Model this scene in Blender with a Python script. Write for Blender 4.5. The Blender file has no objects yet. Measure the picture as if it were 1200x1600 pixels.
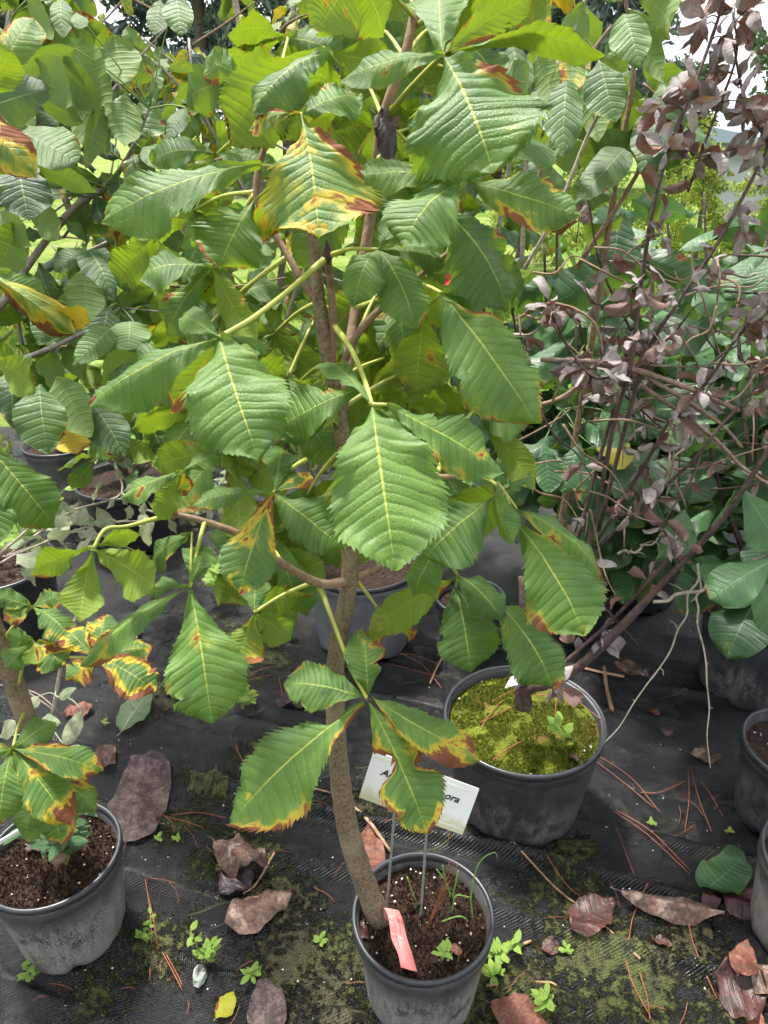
import bpy, math, random
import numpy as np
from mathutils import Vector, Matrix, noise as mnoise

rng = np.random.default_rng(7)
random.seed(7)
R = math.radians
scene = bpy.context.scene
COL = scene.collection

# ------------------------------------------------------------------ camera
PITCH = R(27.0); CAM = Vector((0.0, 0.0, 1.60)); LENS = 26.0; FPX = 1600 * LENS / 36.0
cam_d = bpy.data.cameras.new('camera'); cam = bpy.data.objects.new('camera', cam_d); COL.objects.link(cam)
cam.location = CAM; cam.rotation_euler = (math.pi / 2 - PITCH, 0, 0)
cam_d.sensor_fit = 'VERTICAL'; cam_d.sensor_height = 36.0; cam_d.sensor_width = 27.0; cam_d.lens = LENS
cam_d.clip_start = 0.02; cam_d.clip_end = 2000
scene.camera = cam
scene.render.resolution_x = 768; scene.render.resolution_y = 1024

# ------------------------------------------------------------------ sky, sun, exposure
SUN_EL, SUN_AZ = R(66), R(-35)      # azimuth from +Y towards +X
world = bpy.data.worlds.new('World'); scene.world = world; world.use_nodes = True
wn = world.node_tree; wn.nodes.clear()
w_out = wn.nodes.new('ShaderNodeOutputWorld'); w_bg = wn.nodes.new('ShaderNodeBackground')
sky = wn.nodes.new('ShaderNodeTexSky'); sky.sky_type = 'NISHITA'; sky.sun_disc = False
sky.sun_elevation = SUN_EL; sky.sun_rotation = SUN_AZ; sky.air_density = 1.0; sky.dust_density = 2.0
w_tc = wn.nodes.new('ShaderNodeTexCoord'); w_map = wn.nodes.new('ShaderNodeMapping'); w_map.inputs['Scale'].default_value = (1, 1, 2.6)
w_no = wn.nodes.new('ShaderNodeTexNoise'); w_no.inputs['Scale'].default_value = 2.2; w_no.inputs['Detail'].default_value = 6
w_rp = wn.nodes.new('ShaderNodeValToRGB'); w_rp.color_ramp.elements[0].position = 0.30; w_rp.color_ramp.elements[1].position = 0.52
w_rp.color_ramp.elements[0].color = (0.55, 0.55, 0.55, 1)
w_mx = wn.nodes.new('ShaderNodeMix'); w_mx.data_type = 'RGBA'
w_mx.inputs['B'].default_value = (9.6, 9.9, 10.3, 1)
wl = wn.links.new
wl(w_tc.outputs['Generated'], w_map.inputs['Vector']); wl(w_map.outputs['Vector'], w_no.inputs['Vector'])
wl(w_no.outputs['Fac'], w_rp.inputs['Fac']); wl(w_rp.outputs['Color'], w_mx.inputs['Factor'])
wl(sky.outputs['Color'], w_mx.inputs['A']); wl(w_mx.outputs['Result'], w_bg.inputs['Color'])
w_bg.inputs['Strength'].default_value = 0.068
wl(w_bg.outputs['Background'], w_out.inputs['Surface'])
sun_d = bpy.data.lights.new('sun', 'SUN'); sun_d.energy = 4.2; sun_d.angle = R(7); sun_d.color = (1.0, 0.96, 0.88)
sun = bpy.data.objects.new('sun', sun_d); COL.objects.link(sun)
sd = Vector((math.sin(SUN_AZ) * math.cos(SUN_EL), math.cos(SUN_AZ) * math.cos(SUN_EL), math.sin(SUN_EL)))
sun.rotation_euler = sd.to_track_quat('Z', 'Y').to_euler()
vs = scene.view_settings; vs.view_transform = 'Standard'; vs.look = 'None'; vs.gamma = 1.0; vs.use_curve_mapping = False
vs.exposure = 1.42
scene.cycles.max_bounces = 5; scene.cycles.diffuse_bounces = 3; scene.cycles.glossy_bounces = 1; scene.cycles.transmission_bounces = 3
scene.cycles.use_adaptive_sampling = True; scene.cycles.adaptive_threshold = 0.04; scene.cycles.adaptive_min_samples = 12; scene.cycles.caustics_reflective = False; scene.cycles.caustics_refractive = False
scene.cycles.transparent_max_bounces = 4; scene.cycles.use_denoising = True

# ------------------------------------------------------------------ pixel <-> place
FWD = Vector((0, math.cos(PITCH), -math.sin(PITCH))); UPV = Vector((0, math.sin(PITCH), math.cos(PITCH))); RGT = Vector((1, 0, 0))
def ray(px, py): return RGT * ((px - 600) / FPX) + UPV * (-(py - 800) / FPX) + FWD
def PD(px, py, D): return CAM + ray(px, py) * D           # at depth D along the view axis
def PY(px, py, Y): d = ray(px, py); return CAM + d * (Y / d.y)
def G(px, py, z=0.0): d = ray(px, py); return CAM + d * ((z - CAM.z) / d.z)
def S(px, D): return px * D / FPX                          # pixels to metres at depth D

# ------------------------------------------------------------------ object helpers
WL = {}
def reg(o, parent, loc):
    loc = Vector(loc)
    if parent is not None:
        o.parent = parent; o.location = loc - WL[parent.name]
    else:
        o.location = loc
    WL[o.name] = loc
    return o
def tag(o, label=None, cat=None, group=None, kind=None):
    if label: o['label'] = label
    if cat: o['category'] = cat
    if group: o['group'] = group
    if kind: o['kind'] = kind
    return o
def thing(name, loc, label, cat, group=None):
    o = bpy.data.objects.new(name, None); o.empty_display_size = 0.05; COL.objects.link(o); reg(o, None, loc)
    return tag(o, label, cat, group)
def mesh_data(name, V, F, mat=None, uv=None, smooth=True):
    me = bpy.data.meshes.new(name)
    me.from_pydata([tuple(v) for v in np.asarray(V, float)], [], [tuple(f) for f in F])
    if smooth: me.polygons.foreach_set('use_smooth', np.ones(len(me.polygons), bool))
    if uv is not None:
        li = np.empty(len(me.loops), np.int32); me.loops.foreach_get('vertex_index', li)
        ul = me.uv_layers.new(name='UVMap'); ul.data.foreach_set('uv', np.asarray(uv, np.float32)[li].ravel())
    if mat: me.materials.append(mat)
    return me
def obj(name, me, parent=None, loc=(0, 0, 0), rot=None, scale=None, color=None):
    o = bpy.data.objects.new(name, me); COL.objects.link(o); reg(o, parent, loc)
    if rot is not None: o.rotation_mode = 'QUATERNION'; o.rotation_quaternion = rot
    if scale is not None: o.scale = scale
    if color is not None: o.color = color
    return o

class MB:
    def __init__(s): s.V = []; s.F = []; s.U = []
    def add(s, V, F, U=None):
        b = len(s.V); s.V += [tuple(v) for v in V]; s.F += [tuple(i + b for i in f) for f in F]
        s.U += ([tuple(u) for u in U] if U is not None else [(0.5, 0.3)] * len(V))
    def mesh(s, name, mat, smooth=True): return mesh_data(name, s.V, s.F, mat, s.U, smooth)

def catmull(pts, n):
    P = [np.array(p, float) for p in pts]; k = len(P)
    if k == 2: return np.array([P[0] + (P[1] - P[0]) * t for t in np.linspace(0, 1, n)])
    P = [2 * P[0] - P[1]] + P + [2 * P[-1] - P[-2]]; out = []
    for t in np.linspace(0, k - 1 - 1e-6, n):
        i = int(t); f = t - i; a, b, c, d = P[i:i + 4]
        out.append(0.5 * (2 * b + (c - a) * f + (2 * a - 5 * b + 4 * c - d) * f * f + (3 * b - a - 3 * c + d) * f ** 3))
    return np.array(out)
def tube_geo(pts, radii, sides=8, seg=None, bump=0.0, knob=0.0):
    n = seg or max(4, 6 * (len(pts) - 1) + 1)
    C = catmull(pts, n); rr = np.interp(np.linspace(0, 1, n), np.linspace(0, 1, len(radii)), radii)
    T = np.gradient(C, axis=0); T /= np.linalg.norm(T, axis=1)[:, None] + 1e-12
    ref = np.array([0.31, 0.9, 0.2]); V = []; U = []
    nx = np.cross(T[0], ref); nx /= np.linalg.norm(nx)
    for i in range(n):
        nx = nx - T[i] * nx.dot(T[i]); nx /= np.linalg.norm(nx); ny = np.cross(T[i], nx)
        kb = 1 + (knob * max(0, math.sin(i * 2.3)) ** 6 if knob else 0)
        for j in range(sides):
            a = 2 * math.pi * j / sides
            r = rr[i] * kb * (1 + (bump * (rng.random() - .5) if bump else 0))
            V.append(C[i] + (nx * math.cos(a) + ny * math.sin(a)) * r); U.append((j / sides, i / n))
    F = [(i * sides + j, i * sides + (j + 1) % sides, (i + 1) * sides + (j + 1) % sides, (i + 1) * sides + j) for i in range(n - 1) for j in range(sides)]
    F.append(tuple(range(sides - 1, -1, -1))); F.append(tuple((n - 1) * sides + j for j in range(sides)))
    return V, F, U, C
def tube(name, pts, radii, mat, parent=None, sides=8, seg=None, bump=0.0, knob=0.0):
    p0 = Vector(pts[0]); V, F, U, C = tube_geo([Vector(p) - p0 for p in pts], radii, sides, seg, bump, knob)
    return obj(name, mesh_data(name, V, F, mat, U), parent, p0)
def lathe_geo(prof, n=48, wob=0.0, ph=0.0):
    V = []; F = []; m = len(prof)
    for i in range(n):
        a = 2 * math.pi * i / n; k = 1 + wob * math.sin(2 * a + ph) + wob * .5 * math.sin(3 * a + ph * 2)
        for r, z in prof: V.append((r * k * math.cos(a), r * k * math.sin(a), z))
    for i in range(n):
        for j in range(m - 1):
            F.append((i * m + j, ((i + 1) % n) * m + j, ((i + 1) % n) * m + j + 1, i * m + j + 1))
    return V, F

# vectorised value noise
_perm = rng.permutation(512); _val = rng.random(512)
def vnoise2(x, y):
    xi = np.floor(x).astype(int); yi = np.floor(y).astype(int); fx = x - xi; fy = y - yi
    fx = fx * fx * (3 - 2 * fx); fy = fy * fy * (3 - 2 * fy)
    h = lambda a, b: _val[(_perm[a & 511] + b * 37) & 511]
    return (h(xi, yi) * (1 - fx) + h(xi + 1, yi) * fx) * (1 - fy) + (h(xi, yi + 1) * (1 - fx) + h(xi + 1, yi + 1) * fx) * fy
def fbm(x, y, o=4):
    s = 0; a = .5
    for k in range(o): s = s + a * vnoise2(x * 2 ** k + 17 * k, y * 2 ** k - 9 * k); a *= .5
    return s

# ------------------------------------------------------------------ materials
class NT:
    def __init__(s, name):
        s.m = bpy.data.materials.new(name); s.m.use_nodes = True; s.t = s.m.node_tree; s.t.nodes.clear()
        s.out = s.t.nodes.new('ShaderNodeOutputMaterial')
    def n(s, typ, **kw):
        nd = s.t.nodes.new(typ)
        for k, v in kw.items(): setattr(nd, k, v)
        return nd
    def put(s, sock, v):
        if hasattr(v, 'is_output') or isinstance(v, bpy.types.NodeSocket): s.t.links.new(v, sock)
        elif isinstance(v, (tuple, list)) and len(v) == 3 and sock.type == 'RGBA': sock.default_value = (*v, 1)
        else: sock.default_value = v
    def math(s, op, a, b=None, c=None, clamp=False):
        nd = s.n('ShaderNodeMath', operation=op, use_clamp=clamp); s.put(nd.inputs[0], a)
        if b is not None: s.put(nd.inputs[1], b)
        if c is not None: s.put(nd.inputs[2], c)
        return nd.outputs[0]
    def step(s, x, lo, hi):
        nd = s.n('ShaderNodeMapRange', interpolation_type='SMOOTHSTEP'); s.put(nd.inputs[0], x); s.put(nd.inputs[1], lo); s.put(nd.inputs[2], hi)
        return nd.outputs[0]
    def mix(s, f, a, b, blend='MIX'):
        nd = s.n('ShaderNodeMix', data_type='RGBA', blend_type=blend); s.put(nd.inputs['Factor'], f); s.put(nd.inputs['A'], a); s.put(nd.inputs['B'], b)
        return nd.outputs['Result']
    def noise(s, vec, scale, detail=3, rough=.5, w=None, dim='3D'):
        nd = s.n('ShaderNodeTexNoise', noise_dimensions='4D' if w is not None else dim)
        if vec is not None: s.put(nd.inputs['Vector'], vec)
        nd.inputs['Scale'].default_value = scale; nd.inputs['Detail'].default_value = detail; nd.inputs['Roughness'].default_value = rough
        if w is not None: s.put(nd.inputs['W'], w)
        return nd.outputs['Fac']
    def voro(s, vec, scale, feature='F1', out='Distance', dim='3D'):
        nd = s.n('ShaderNodeTexVoronoi', feature=feature, voronoi_dimensions=dim); s.put(nd.inputs['Vector'], vec); nd.inputs['Scale'].default_value = scale
        return nd.outputs[out]
    def bump(s, h, strength=.5, dist=.002, nrm=None):
        nd = s.n('ShaderNodeBump'); s.put(nd.inputs['Height'], h); nd.inputs['Strength'].default_value = strength; nd.inputs['Distance'].default_value = dist
        if nrm is not None: s.put(nd.inputs['Normal'], nrm)
        return nd.outputs['Normal']
    def bsdf(s, col, rough=.6, spec=.4, nrm=None, **kw):
        nd = s.n('ShaderNodeBsdfPrincipled'); s.put(nd.inputs['Base Color'], col); s.put(nd.inputs['Roughness'], rough)
        nd.inputs['Specular IOR Level'].default_value = spec
        if nrm is not None: s.put(nd.inputs['Normal'], nrm)
        for k, v in kw.items(): s.put(nd.inputs[k], v)
        return nd.outputs[0]
    def done(s, sh): s.t.links.new(sh, s.out.inputs['Surface']); return s.m

def leaf_mat(name, g1, g2, under, vein, trans_col, N=14, rough=.42, spec=.45, trans=.35, dead=(.10, .035, .022), dead2=(.27, .095, .035), yel=(.50, .36, .02), speck=.5, vein_dark=.25, bstr=.5, midw=.05):
    # object colour: R yellowing, G scorch, B light tone, A amount of pale speckle
    t = NT(name)
    uvn = t.n('ShaderNodeUVMap'); sp = t.n('ShaderNodeSeparateXYZ'); t.put(sp.inputs[0], uvn.outputs[0])
    u, v = sp.outputs[0], sp.outputs[1]
    a = t.math('MULTIPLY', t.math('ABSOLUTE', t.math('SUBTRACT', u, .5)), 2.0)
    oi = t.n('ShaderNodeObjectInfo'); cs = t.n('ShaderNodeSeparateColor'); t.put(cs.inputs[0], oi.outputs['Color'])
    rnd = oi.outputs['Random']
    cxy = t.n('ShaderNodeCombineXYZ'); t.put(cxy.inputs[0], t.math('MULTIPLY_ADD', u, .55, t.math('MULTIPLY', rnd, 37.0))); t.put(cxy.inputs[1], t.math('MULTIPLY_ADD', rnd, 91.0, v)); tc = cxy.outputs[0]
    n1 = t.noise(tc, 5.0, 3, .6, dim='2D'); n2 = t.noise(tc, 2.0, 2, .5, dim='2D'); n3 = t.noise(tc, 20, 2, .65, dim='2D')
    tone = t.math('ADD', cs.outputs[2], t.math('ADD', t.math('MULTIPLY', t.math('SUBTRACT', n2, .5), 1.1), t.math('MULTIPLY', t.math('SUBTRACT', n1, .5), .8)), clamp=True)
    # tertiary veins between the side veins
    tv = t.n('ShaderNodeCombineXYZ'); t.put(tv.inputs[0], t.math('MULTIPLY', a, 24.0)); t.put(tv.inputs[1], t.math('MULTIPLY', v, float(N) * 2.0))
    ter = t.voro(tv.outputs[0], 1.0, 'DISTANCE_TO_EDGE', dim='2D')
    terl = t.math('SUBTRACT', 1.0, t.step(ter, .0, .12))
    base = t.mix(tone, g1, g2)
    base = t.mix(t.math('MULTIPLY', terl, .12), base, tuple(min(1, x * 1.5) for x in g2))
    base = t.mix(t.math('MULTIPLY', n3, .25), base, (.02, .045, .012))
    lat = t.math('PINGPONG', t.math('MULTIPLY', t.math('MULTIPLY_ADD', t.math('SUBTRACT', n1, .5), .035, v), float(N)), .5)          # 0 on a side vein
    latm = t.math('SUBTRACT', 1.0, t.step(lat, .01, .09))
    latm = t.math('MULTIPLY', latm, t.math('SUBTRACT', 1.0, t.step(a, .9, 1.0)))
    base = t.mix(t.math('MULTIPLY', latm, vein_dark), base, (.03, .07, .015))
    # yellowing and scorch, strongest from the margin and the tip inward
    edge = t.math('ADD', t.math('MULTIPLY', t.math('POWER', a, 2.5), .30), t.math('MULTIPLY', t.math('POWER', v, 5.0), .32))
    fld = t.math('ADD', t.math('ADD', t.math('MULTIPLY', n2, 1.9), t.math('MULTIPLY', n1, .7)), t.math('SUBTRACT', edge, .68)); fld = t.math('ADD', fld, t.math('ADD', t.math('MULTIPLY', t.math('SUBTRACT', lat, .25), .04), t.math('MULTIPLY', t.math('SUBTRACT', n3, .5), .14)))
    thr = t.math('SUBTRACT', 1.28, t.math('MULTIPLY', cs.outputs[1], .86))
    brn = t.step(t.math('SUBTRACT', fld, thr), .04, .16)
    halo = t.step(t.math('SUBTRACT', fld, t.math('SUBTRACT', thr, t.math('MULTIPLY', cs.outputs[1], .32))), .0, .22)
    yl = t.step(t.math('ADD', t.math('ADD', n1, t.math('MULTIPLY', a, .18)), cs.outputs[0]), .95, 1.35)
    base = t.mix(t.math('MULTIPLY', yl, .85), base, (yel[0] * .75, yel[1] * .95, yel[2]))
    # pale speckle and rust spots
    s1 = t.math('SUBTRACT', 1.0, t.step(t.math('ADD', t.voro(tc, 26, dim='2D'), t.math('MULTIPLY', n3, .3)), .20, .34))
    s1 = t.math('MULTIPLY', t.math('MULTIPLY', s1, t.step(n1, .46, .60)), t.math('MULTIPLY', oi.outputs['Alpha'], speck))
    base = t.mix(s1, base, (.42, .42, .25))
    s2 = t.math('SUBTRACT', 1.0, t.step(t.math('ADD', t.voro(tc, 14, dim='2D'), t.math('MULTIPLY', n3, .16)), .10, .17))
    s2 = t.math('MULTIPLY', s2, t.step(n2, .56, .64))
    base = t.mix(t.math('MULTIPLY', s2, .85), base, (.13, .05, .03))
    mid = t.math('SUBTRACT', 1.0, t.step(t.math('DIVIDE', a, t.math('SUBTRACT', 1.25, v)), midw * .45, midw))
    base = t.mix(t.math('MULTIPLY', mid, .85), base, vein)
    base = t.mix(halo, base, yel); base = t.mix(brn, base, t.mix(n1, dead, dead2))
    geo = t.n('ShaderNodeNewGeometry')
    dd = t.math('MAXIMUM', brn, t.math('MULTIPLY', halo, .6))
    ub = t.mix(t.math('MULTIPLY', t.math('MAXIMUM', latm, terl), .22), under, (under[0] * .6, under[1] * .62, under[2] * .6))
    ub = t.mix(t.math('MULTIPLY', mid, .7), ub, vein); ub = t.mix(t.math('MULTIPLY', s2, .85), ub, (.07, .03, .015))
    ub = t.mix(yl, ub, yel)
    ub = t.mix(dd, ub, t.mix(brn, yel, dead2))
    col = t.mix(geo.outputs['Backfacing'], base, ub)
    hgt = t.math('ADD', t.math('MULTIPLY', t.step(lat, 0, .25), .8), t.math('ADD', t.math('MULTIPLY', t.step(ter, 0, .3), .35), t.math('MULTIPLY', n3, .5)))
    nrm = t.bump(hgt, bstr, .0016)
    rg = t.math('ADD', rough, t.math('MULTIPLY', t.math('MAXIMUM', brn, t.math('MULTIPLY', geo.outputs['Backfacing'], .5)), .35))
    pb = t.bsdf(col, rg, spec, nrm)
    tr = t.n('ShaderNodeBsdfTranslucent'); t.put(tr.inputs['Normal'], nrm)
    tcx = t.mix(yl, trans_col, (.55, .40, .02)); tcx = t.mix(halo, tcx, (.6, .34, .02)); tcx = t.mix(brn, tcx, (.20, .06, .015))
    tcx = t.mix(t.math('MULTIPLY', t.math('MAXIMUM', mid, latm), .35), tcx, (trans_col[0] * .55, trans_col[1] * .55, trans_col[2] * .4))
    tcx = t.mix(t.math('MULTIPLY', s2, .9), tcx, (.03, .02, .005))
    t.put(tr.inputs['Color'], tcx)
    ms = t.n('ShaderNodeMixShader'); t.put(ms.inputs[0], trans); t.t.links.new(pb, ms.inputs[1]); t.t.links.new(tr.outputs[0], ms.inputs[2])
    return t.done(ms.outputs[0])

def bark_mat(name, c1, c2, scale=60, lent=.5, lc=(.30, .26, .20), rough=.85):
    t = NT(name); tc = t.n('ShaderNodeTexCoord').outputs['Object']
    n = t.noise(tc, scale, 5, .65); m = t.n('ShaderNodeMapping'); t.put(m.inputs[0], tc); m.inputs['Scale'].default_value = (1, 1, .25)
    n2 = t.noise(m.outputs[0], scale * 2, 3, .6); big = t.noise(tc, 9, 3)
    col = t.mix(t.step(n, .3, .7), c1, c2)
    col = t.mix(t.math('MULTIPLY', t.step(big, .45, .7), .5), col, tuple(min(1, x * 1.5) for x in c2))
    sp = t.math('MULTIPLY', t.math('SUBTRACT', 1.0, t.step(t.voro(tc, scale * 2.6), .12, .22)), lent)
    col = t.mix(sp, col, lc)
    return t.done(t.bsdf(col, rough, .25, t.bump(t.math('ADD', n, t.math('MULTIPLY', n2, .6)), .7, .003)))
def plain(name, col, rough=.6, spec=.4, var=.25, scale=40, bs=.2, **kw):
    t = NT(name); tc = t.n('ShaderNodeTexCoord').outputs['Object']; n = t.noise(tc, scale, 4, .6)
    c = t.mix(n, tuple(x * (1 - var) for x in col), tuple(min(1, x * (1 + var)) for x in col))
    return t.done(t.bsdf(c, rough, spec, t.bump(n, bs, .002), **kw))
def litter_mat(name, c1, c2, rough=.5, spec=.4, pale=None):
    t = NT(name); uvn = t.n('ShaderNodeUVMap'); sp = t.n('ShaderNodeSeparateXYZ'); t.put(sp.inputs[0], uvn.outputs[0])
    a = t.math('MULTIPLY', t.math('ABSOLUTE', t.math('SUBTRACT', sp.outputs[0], .5)), 2.0)
    tc = t.n('ShaderNodeTexCoord').outputs['Object']; rnd = t.math('MULTIPLY', t.n('ShaderNodeObjectInfo').outputs['Random'], 30.0)
    n = t.noise(tc, 28, 5, .6, rnd); n2 = t.noise(tc, 120, 3, .6, rnd)
    c = t.mix(t.step(n, .36, .62), c1, c2)
    if pale: c = t.mix(t.math('MULTIPLY', t.step(t.noise(tc, 14, 3, .6, t.math('ADD', rnd, 4.0)), .5, .62), .8), c, pale)
    lat = t.math('PINGPONG', t.math('MULTIPLY', sp.outputs[1], 11.0), .5)
    vm = t.math('MAXIMUM', t.math('SUBTRACT', 1.0, t.step(lat, 0, .10)), t.math('SUBTRACT', 1.0, t.step(a, .02, .06)))
    c = t.mix(t.math('MULTIPLY', vm, .4), c, tuple(x * .45 for x in c1))
    c = t.mix(t.math('MULTIPLY', t.step(n2, .42, .62), .55), c, tuple(x * .4 for x in c1))
    c = t.mix(t.math('MULTIPLY', t.step(t.noise(tc, 300, 2, .6, rnd), .60, .68), .5), c, (.20, .17, .13))
    h = t.math('ADD', t.step(lat, 0, .2), n2)
    return t.done(t.bsdf(c, rough, spec, t.bump(h, .3, .0015)))

M = {}
M['chestnut'] = leaf_mat('chestnut_leaf', (.024, .080, .012), (.125, .235, .036), (.15, .22, .025), (.40, .44, .07), (.30, .44, .02), 14, .52, .42, .27, vein_dark=.35, bstr=.42, midw=.04)
M['simple'] = leaf_mat('broad_leaf', (.014, .052, .018), (.105, .20, .040), (.12, .20, .045), (.25, .36, .12), (.25, .38, .025), 10, .45, .45, .23, speck=.3, vein_dark=.35, midw=.035)
M['shrub'] = leaf_mat('dark_shrub_leaf', (.014, .052, .022), (.060, .155, .050), (.10, .17, .06), (.16, .28, .10), (.18, .34, .03), 11, .38, .5, .18, speck=.3, vein_dark=.3, midw=.035)
M['purple'] = leaf_mat('purple_leaf', (.16, .115, .12), (.47, .42, .42), (.20, .115, .10), (.17, .09, .075), (.22, .06, .04), 8, .40, .5, .12, dead=(.12, .05, .03), dead2=(.2, .08, .04), speck=.6, yel=(.3, .14, .07))
M['varieg'] = leaf_mat('variegated_leaf', (.10, .16, .08), (.36, .39, .26), (.28, .32, .2), (.45, .50, .34), (.45, .5, .25), 6, .55, .3, .3, speck=.4, yel=(.6, .58, .36))
M['weed'] = leaf_mat('weed_leaf', (.13, .25, .035), (.28, .42, .08), (.22, .34, .07), (.25, .40, .09), (.35, .55, .05), 6, .5, .35, .35, speck=.2)
M['petiole'] = plain('petiole', (.34, .36, .075), .5, .4, .25, 60)
M['bark'] = bark_mat('chestnut_bark', (.085, .060, .038), (.24, .185, .12), 190, .5)
M['twig'] = bark_mat('twig_bark', (.14, .085, .055), (.25, .17, .115), 90, .5)
M['grey_bark'] = bark_mat('grey_bark', (.16, .13, .12), (.30, .255, .235), 80, .4)
M['plum_bark'] = bark_mat('plum_bark', (.028, .017, .016), (.090, .058, .054), 110, .35, (.25, .21, .19), .75)
M['lichen_bark'] = bark_mat('lichen_bark', (.14, .085, .065), (.30, .21, .17), 110, .8, (.34, .36, .30))
M['pale_twig'] = bark_mat('pale_twig', (.22, .18, .14), (.40, .34, .28), 90, .5)
M['dry'] = litter_mat('dry_leaf', (.045, .024, .018), (.17, .098, .072), .75, .4, (.36, .27, .22))
M['rust'] = litter_mat('rust_leaf', (.11, .036, .022), (.22, .085, .050), .7, .4)
M['maroon'] = litter_mat('wet_maroon_leaf', (.030, .012, .010), (.085, .030, .024), .5, .4)
M['mauve'] = litter_mat('mauve_leaf', (.045, .030, .028), (.13, .092, .088), .75, .25)
M['black_leaf'] = litter_mat('blackened_leaf', (.02, .012, .014), (.06, .035, .04), .5, .4)
M['needle'] = plain('pine_needle', (.23, .075, .035), .5, .4, .4, 50)
M['stick'] = bark_mat('stick', (.18, .10, .06), (.40, .26, .16), 80, .2)

# ------------------------------------------------------------------ leaf geometry
def prof_of(xs, ys):
    X = np.linspace(0, 1, 201); Y = np.interp(X, xs, ys)
    k = np.ones(13) / 13; Ys = np.convolve(np.pad(Y, 6, mode='edge'), k, 'valid'); Ys[-1] = 0; Ys[:4] = np.minimum(Ys[:4], Y[:4] + .02)
    return lambda v: np.interp(v, X, Ys)
PROF = {
    'chestnut': prof_of([0, .06, .2, .4, .58, .68, .78, .87, .94, 1], [.03, .10, .38, .76, .98, 1, .93, .68, .34, 0]),
    'ovate': prof_of([0, .05, .15, .3, .45, .6, .75, .88, .95, 1], [.05, .30, .68, .95, 1, .93, .72, .42, .2, 0]),
    'obovate': prof_of([0, .08, .25, .45, .62, .75, .87, .95, 1], [.04, .18, .5, .82, 1, .97, .74, .4, 0]),
    'heart': prof_of([0, .02, .1, .25, .4, .6, .8, .92, 1], [.4, .7, .95, 1.0, .98, .8, .46, .2, 0]),
    'round': prof_of([0, .02, .12, .3, .5, .7, .85, .95, 1], [.3, .6, .88, 1.0, .98, .88, .68, .4, 0]),
    'lance': prof_of([0, .1, .3, .5, .7, .88, 1], [.05, .5, .95, 1, .75, .35, 0]),
}
def leaf_geo(L, W, prof='chestnut', rows=28, half_cols=3, N=14, serr=.0, pleat=.0, fold=.0, droop=.0, side=.0, wave=.0, bites=(), stalk=0.0, roll_edge=0.0, crumple=0.0, rg=None):
    rg = rg or rng; pf = PROF[prof]
    uh = np.linspace(0, 1, half_cols + 1) ** .85; us = np.concatenate([-uh[:0:-1], uh]); nc = len(us)
    vi = np.linspace(0, 1, rows + 1); U, V = np.meshgrid(us, vi); A = np.abs(U)
    w1, w2, w3 = rg.random(3) * 6.28; Vw = V + .014 * np.sin(V * 9 + w1) * V * (1 - V) * 4 + .008 * np.sin(V * 21 + w2) * V * (1 - V) * 4
    asym = 1 + np.where(U > 0, 1, -1) * (rg.random() - .5) * .22
    v = np.clip(V + (.30 + .28 * rg.random()) * A * V * (1 - V) * (1 + .25 * A), 0, 1)
    edge = (A > .999)
    if serr:
        th = np.where((np.arange(rows + 1) % 2 == 0), 1.0, -.6)[:, None] * (.2 + 1.3 * rg.random((rows + 1, nc)) ** 1.4) + .35 * (rg.random((rows + 1, nc)) - .5)
        env = np.clip(V * 5 - .6, 0, 1) * np.clip((1 - V) * 8, 0, 1)
        v = np.clip(v + np.where(edge, th * serr * .28 * env, 0), 0, 1)
        sm = np.where(edge, th * serr * env, 0)
    else: sm = 0
    half = pf(v ** (.82 + .45 * rg.random())) * W / 2 * asym * (1 + .05 * np.sin(v * 11 + w3 + (U > 0) * 2.1) * v)
    for (bv, bs, dep, bw) in bites:
        f = 1 - dep * np.exp(-((v - bv) / bw) ** 4) * (.85 + .3 * rg.random(v.shape)); half = np.where(np.sign(U) == bs, half * np.clip(f, .04, 1), half)
    x = U * (half + sm * W * .5)
    ph = Vw * N; tri = 2 * np.abs(ph - np.floor(ph) - .5)
    va = (.35 + 1.1 * rg.random(N + 4))[np.clip(np.floor(ph + .5).astype(int), 0, N + 3)]
    z = -pleat * W * va * (tri ** 1.5) * np.sqrt(A) * (1 - .25 * A)
    z = z - fold * half * A ** 1.2
    p1, p2 = rg.random(2) * 6.28
    z = z + wave * W * A ** 2 * np.sin(6.283 * v * 1.6 + p1 + (U > 0) * p2)
    if wave: z = z + wave * .45 * W * A ** 3 * np.sin(6.283 * v * 4.3 + p2 * 3 + (U > 0) * p1)
    if roll_edge: z = z - roll_edge * half * A ** 3; x = x * (1 - .25 * abs(roll_edge) * A ** 2)
    if crumple: z = z + crumple * W * (fbm(v * 5 + p1 * 9, U * 2 + p2 * 5, 3) - .45)
    s = np.linspace(0, 1, 65); th = droop * (s ** 1.25 - .45); ps = side * (s - .45)
    d = np.stack([np.sin(ps), np.cos(th) * np.cos(ps), -np.sin(th)], 1)
    C = np.concatenate([[[0, 0, 0]], np.cumsum((d[1:] + d[:-1]) / 2 / 64, axis=0)]); C = C * L
    cx = [np.interp(v, s, C[:, k]) for k in range(3)]; tv = np.interp(v, s, th); pv = np.interp(v, s, ps)
    X = cx[0] + x * np.cos(pv); Y = cx[1] - x * np.sin(pv) + z * np.sin(tv); Z = cx[2] + z * np.cos(tv)
    P = np.stack([X, Y, Z], -1).reshape(-1, 3)
    ch = C[-1]; cl = np.linalg.norm(ch); ya = ch / cl; za = np.array([0, 0, 1.0]) - ya * ya[2]; za /= np.linalg.norm(za); xa = np.cross(ya, za)
    P = np.stack([P @ xa, P @ ya * (L / cl), P @ za], 1)
    UVs = np.stack([(U + 1) / 2, Vw], -1).reshape(-1, 2)
    F = [(i * nc + j, i * nc + j + 1, (i + 1) * nc + j + 1, (i + 1) * nc + j) for i in range(rows) for j in range(nc - 1)]
    P = [tuple(p) for p in P]; UVs = [tuple(q) for q in UVs]
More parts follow.
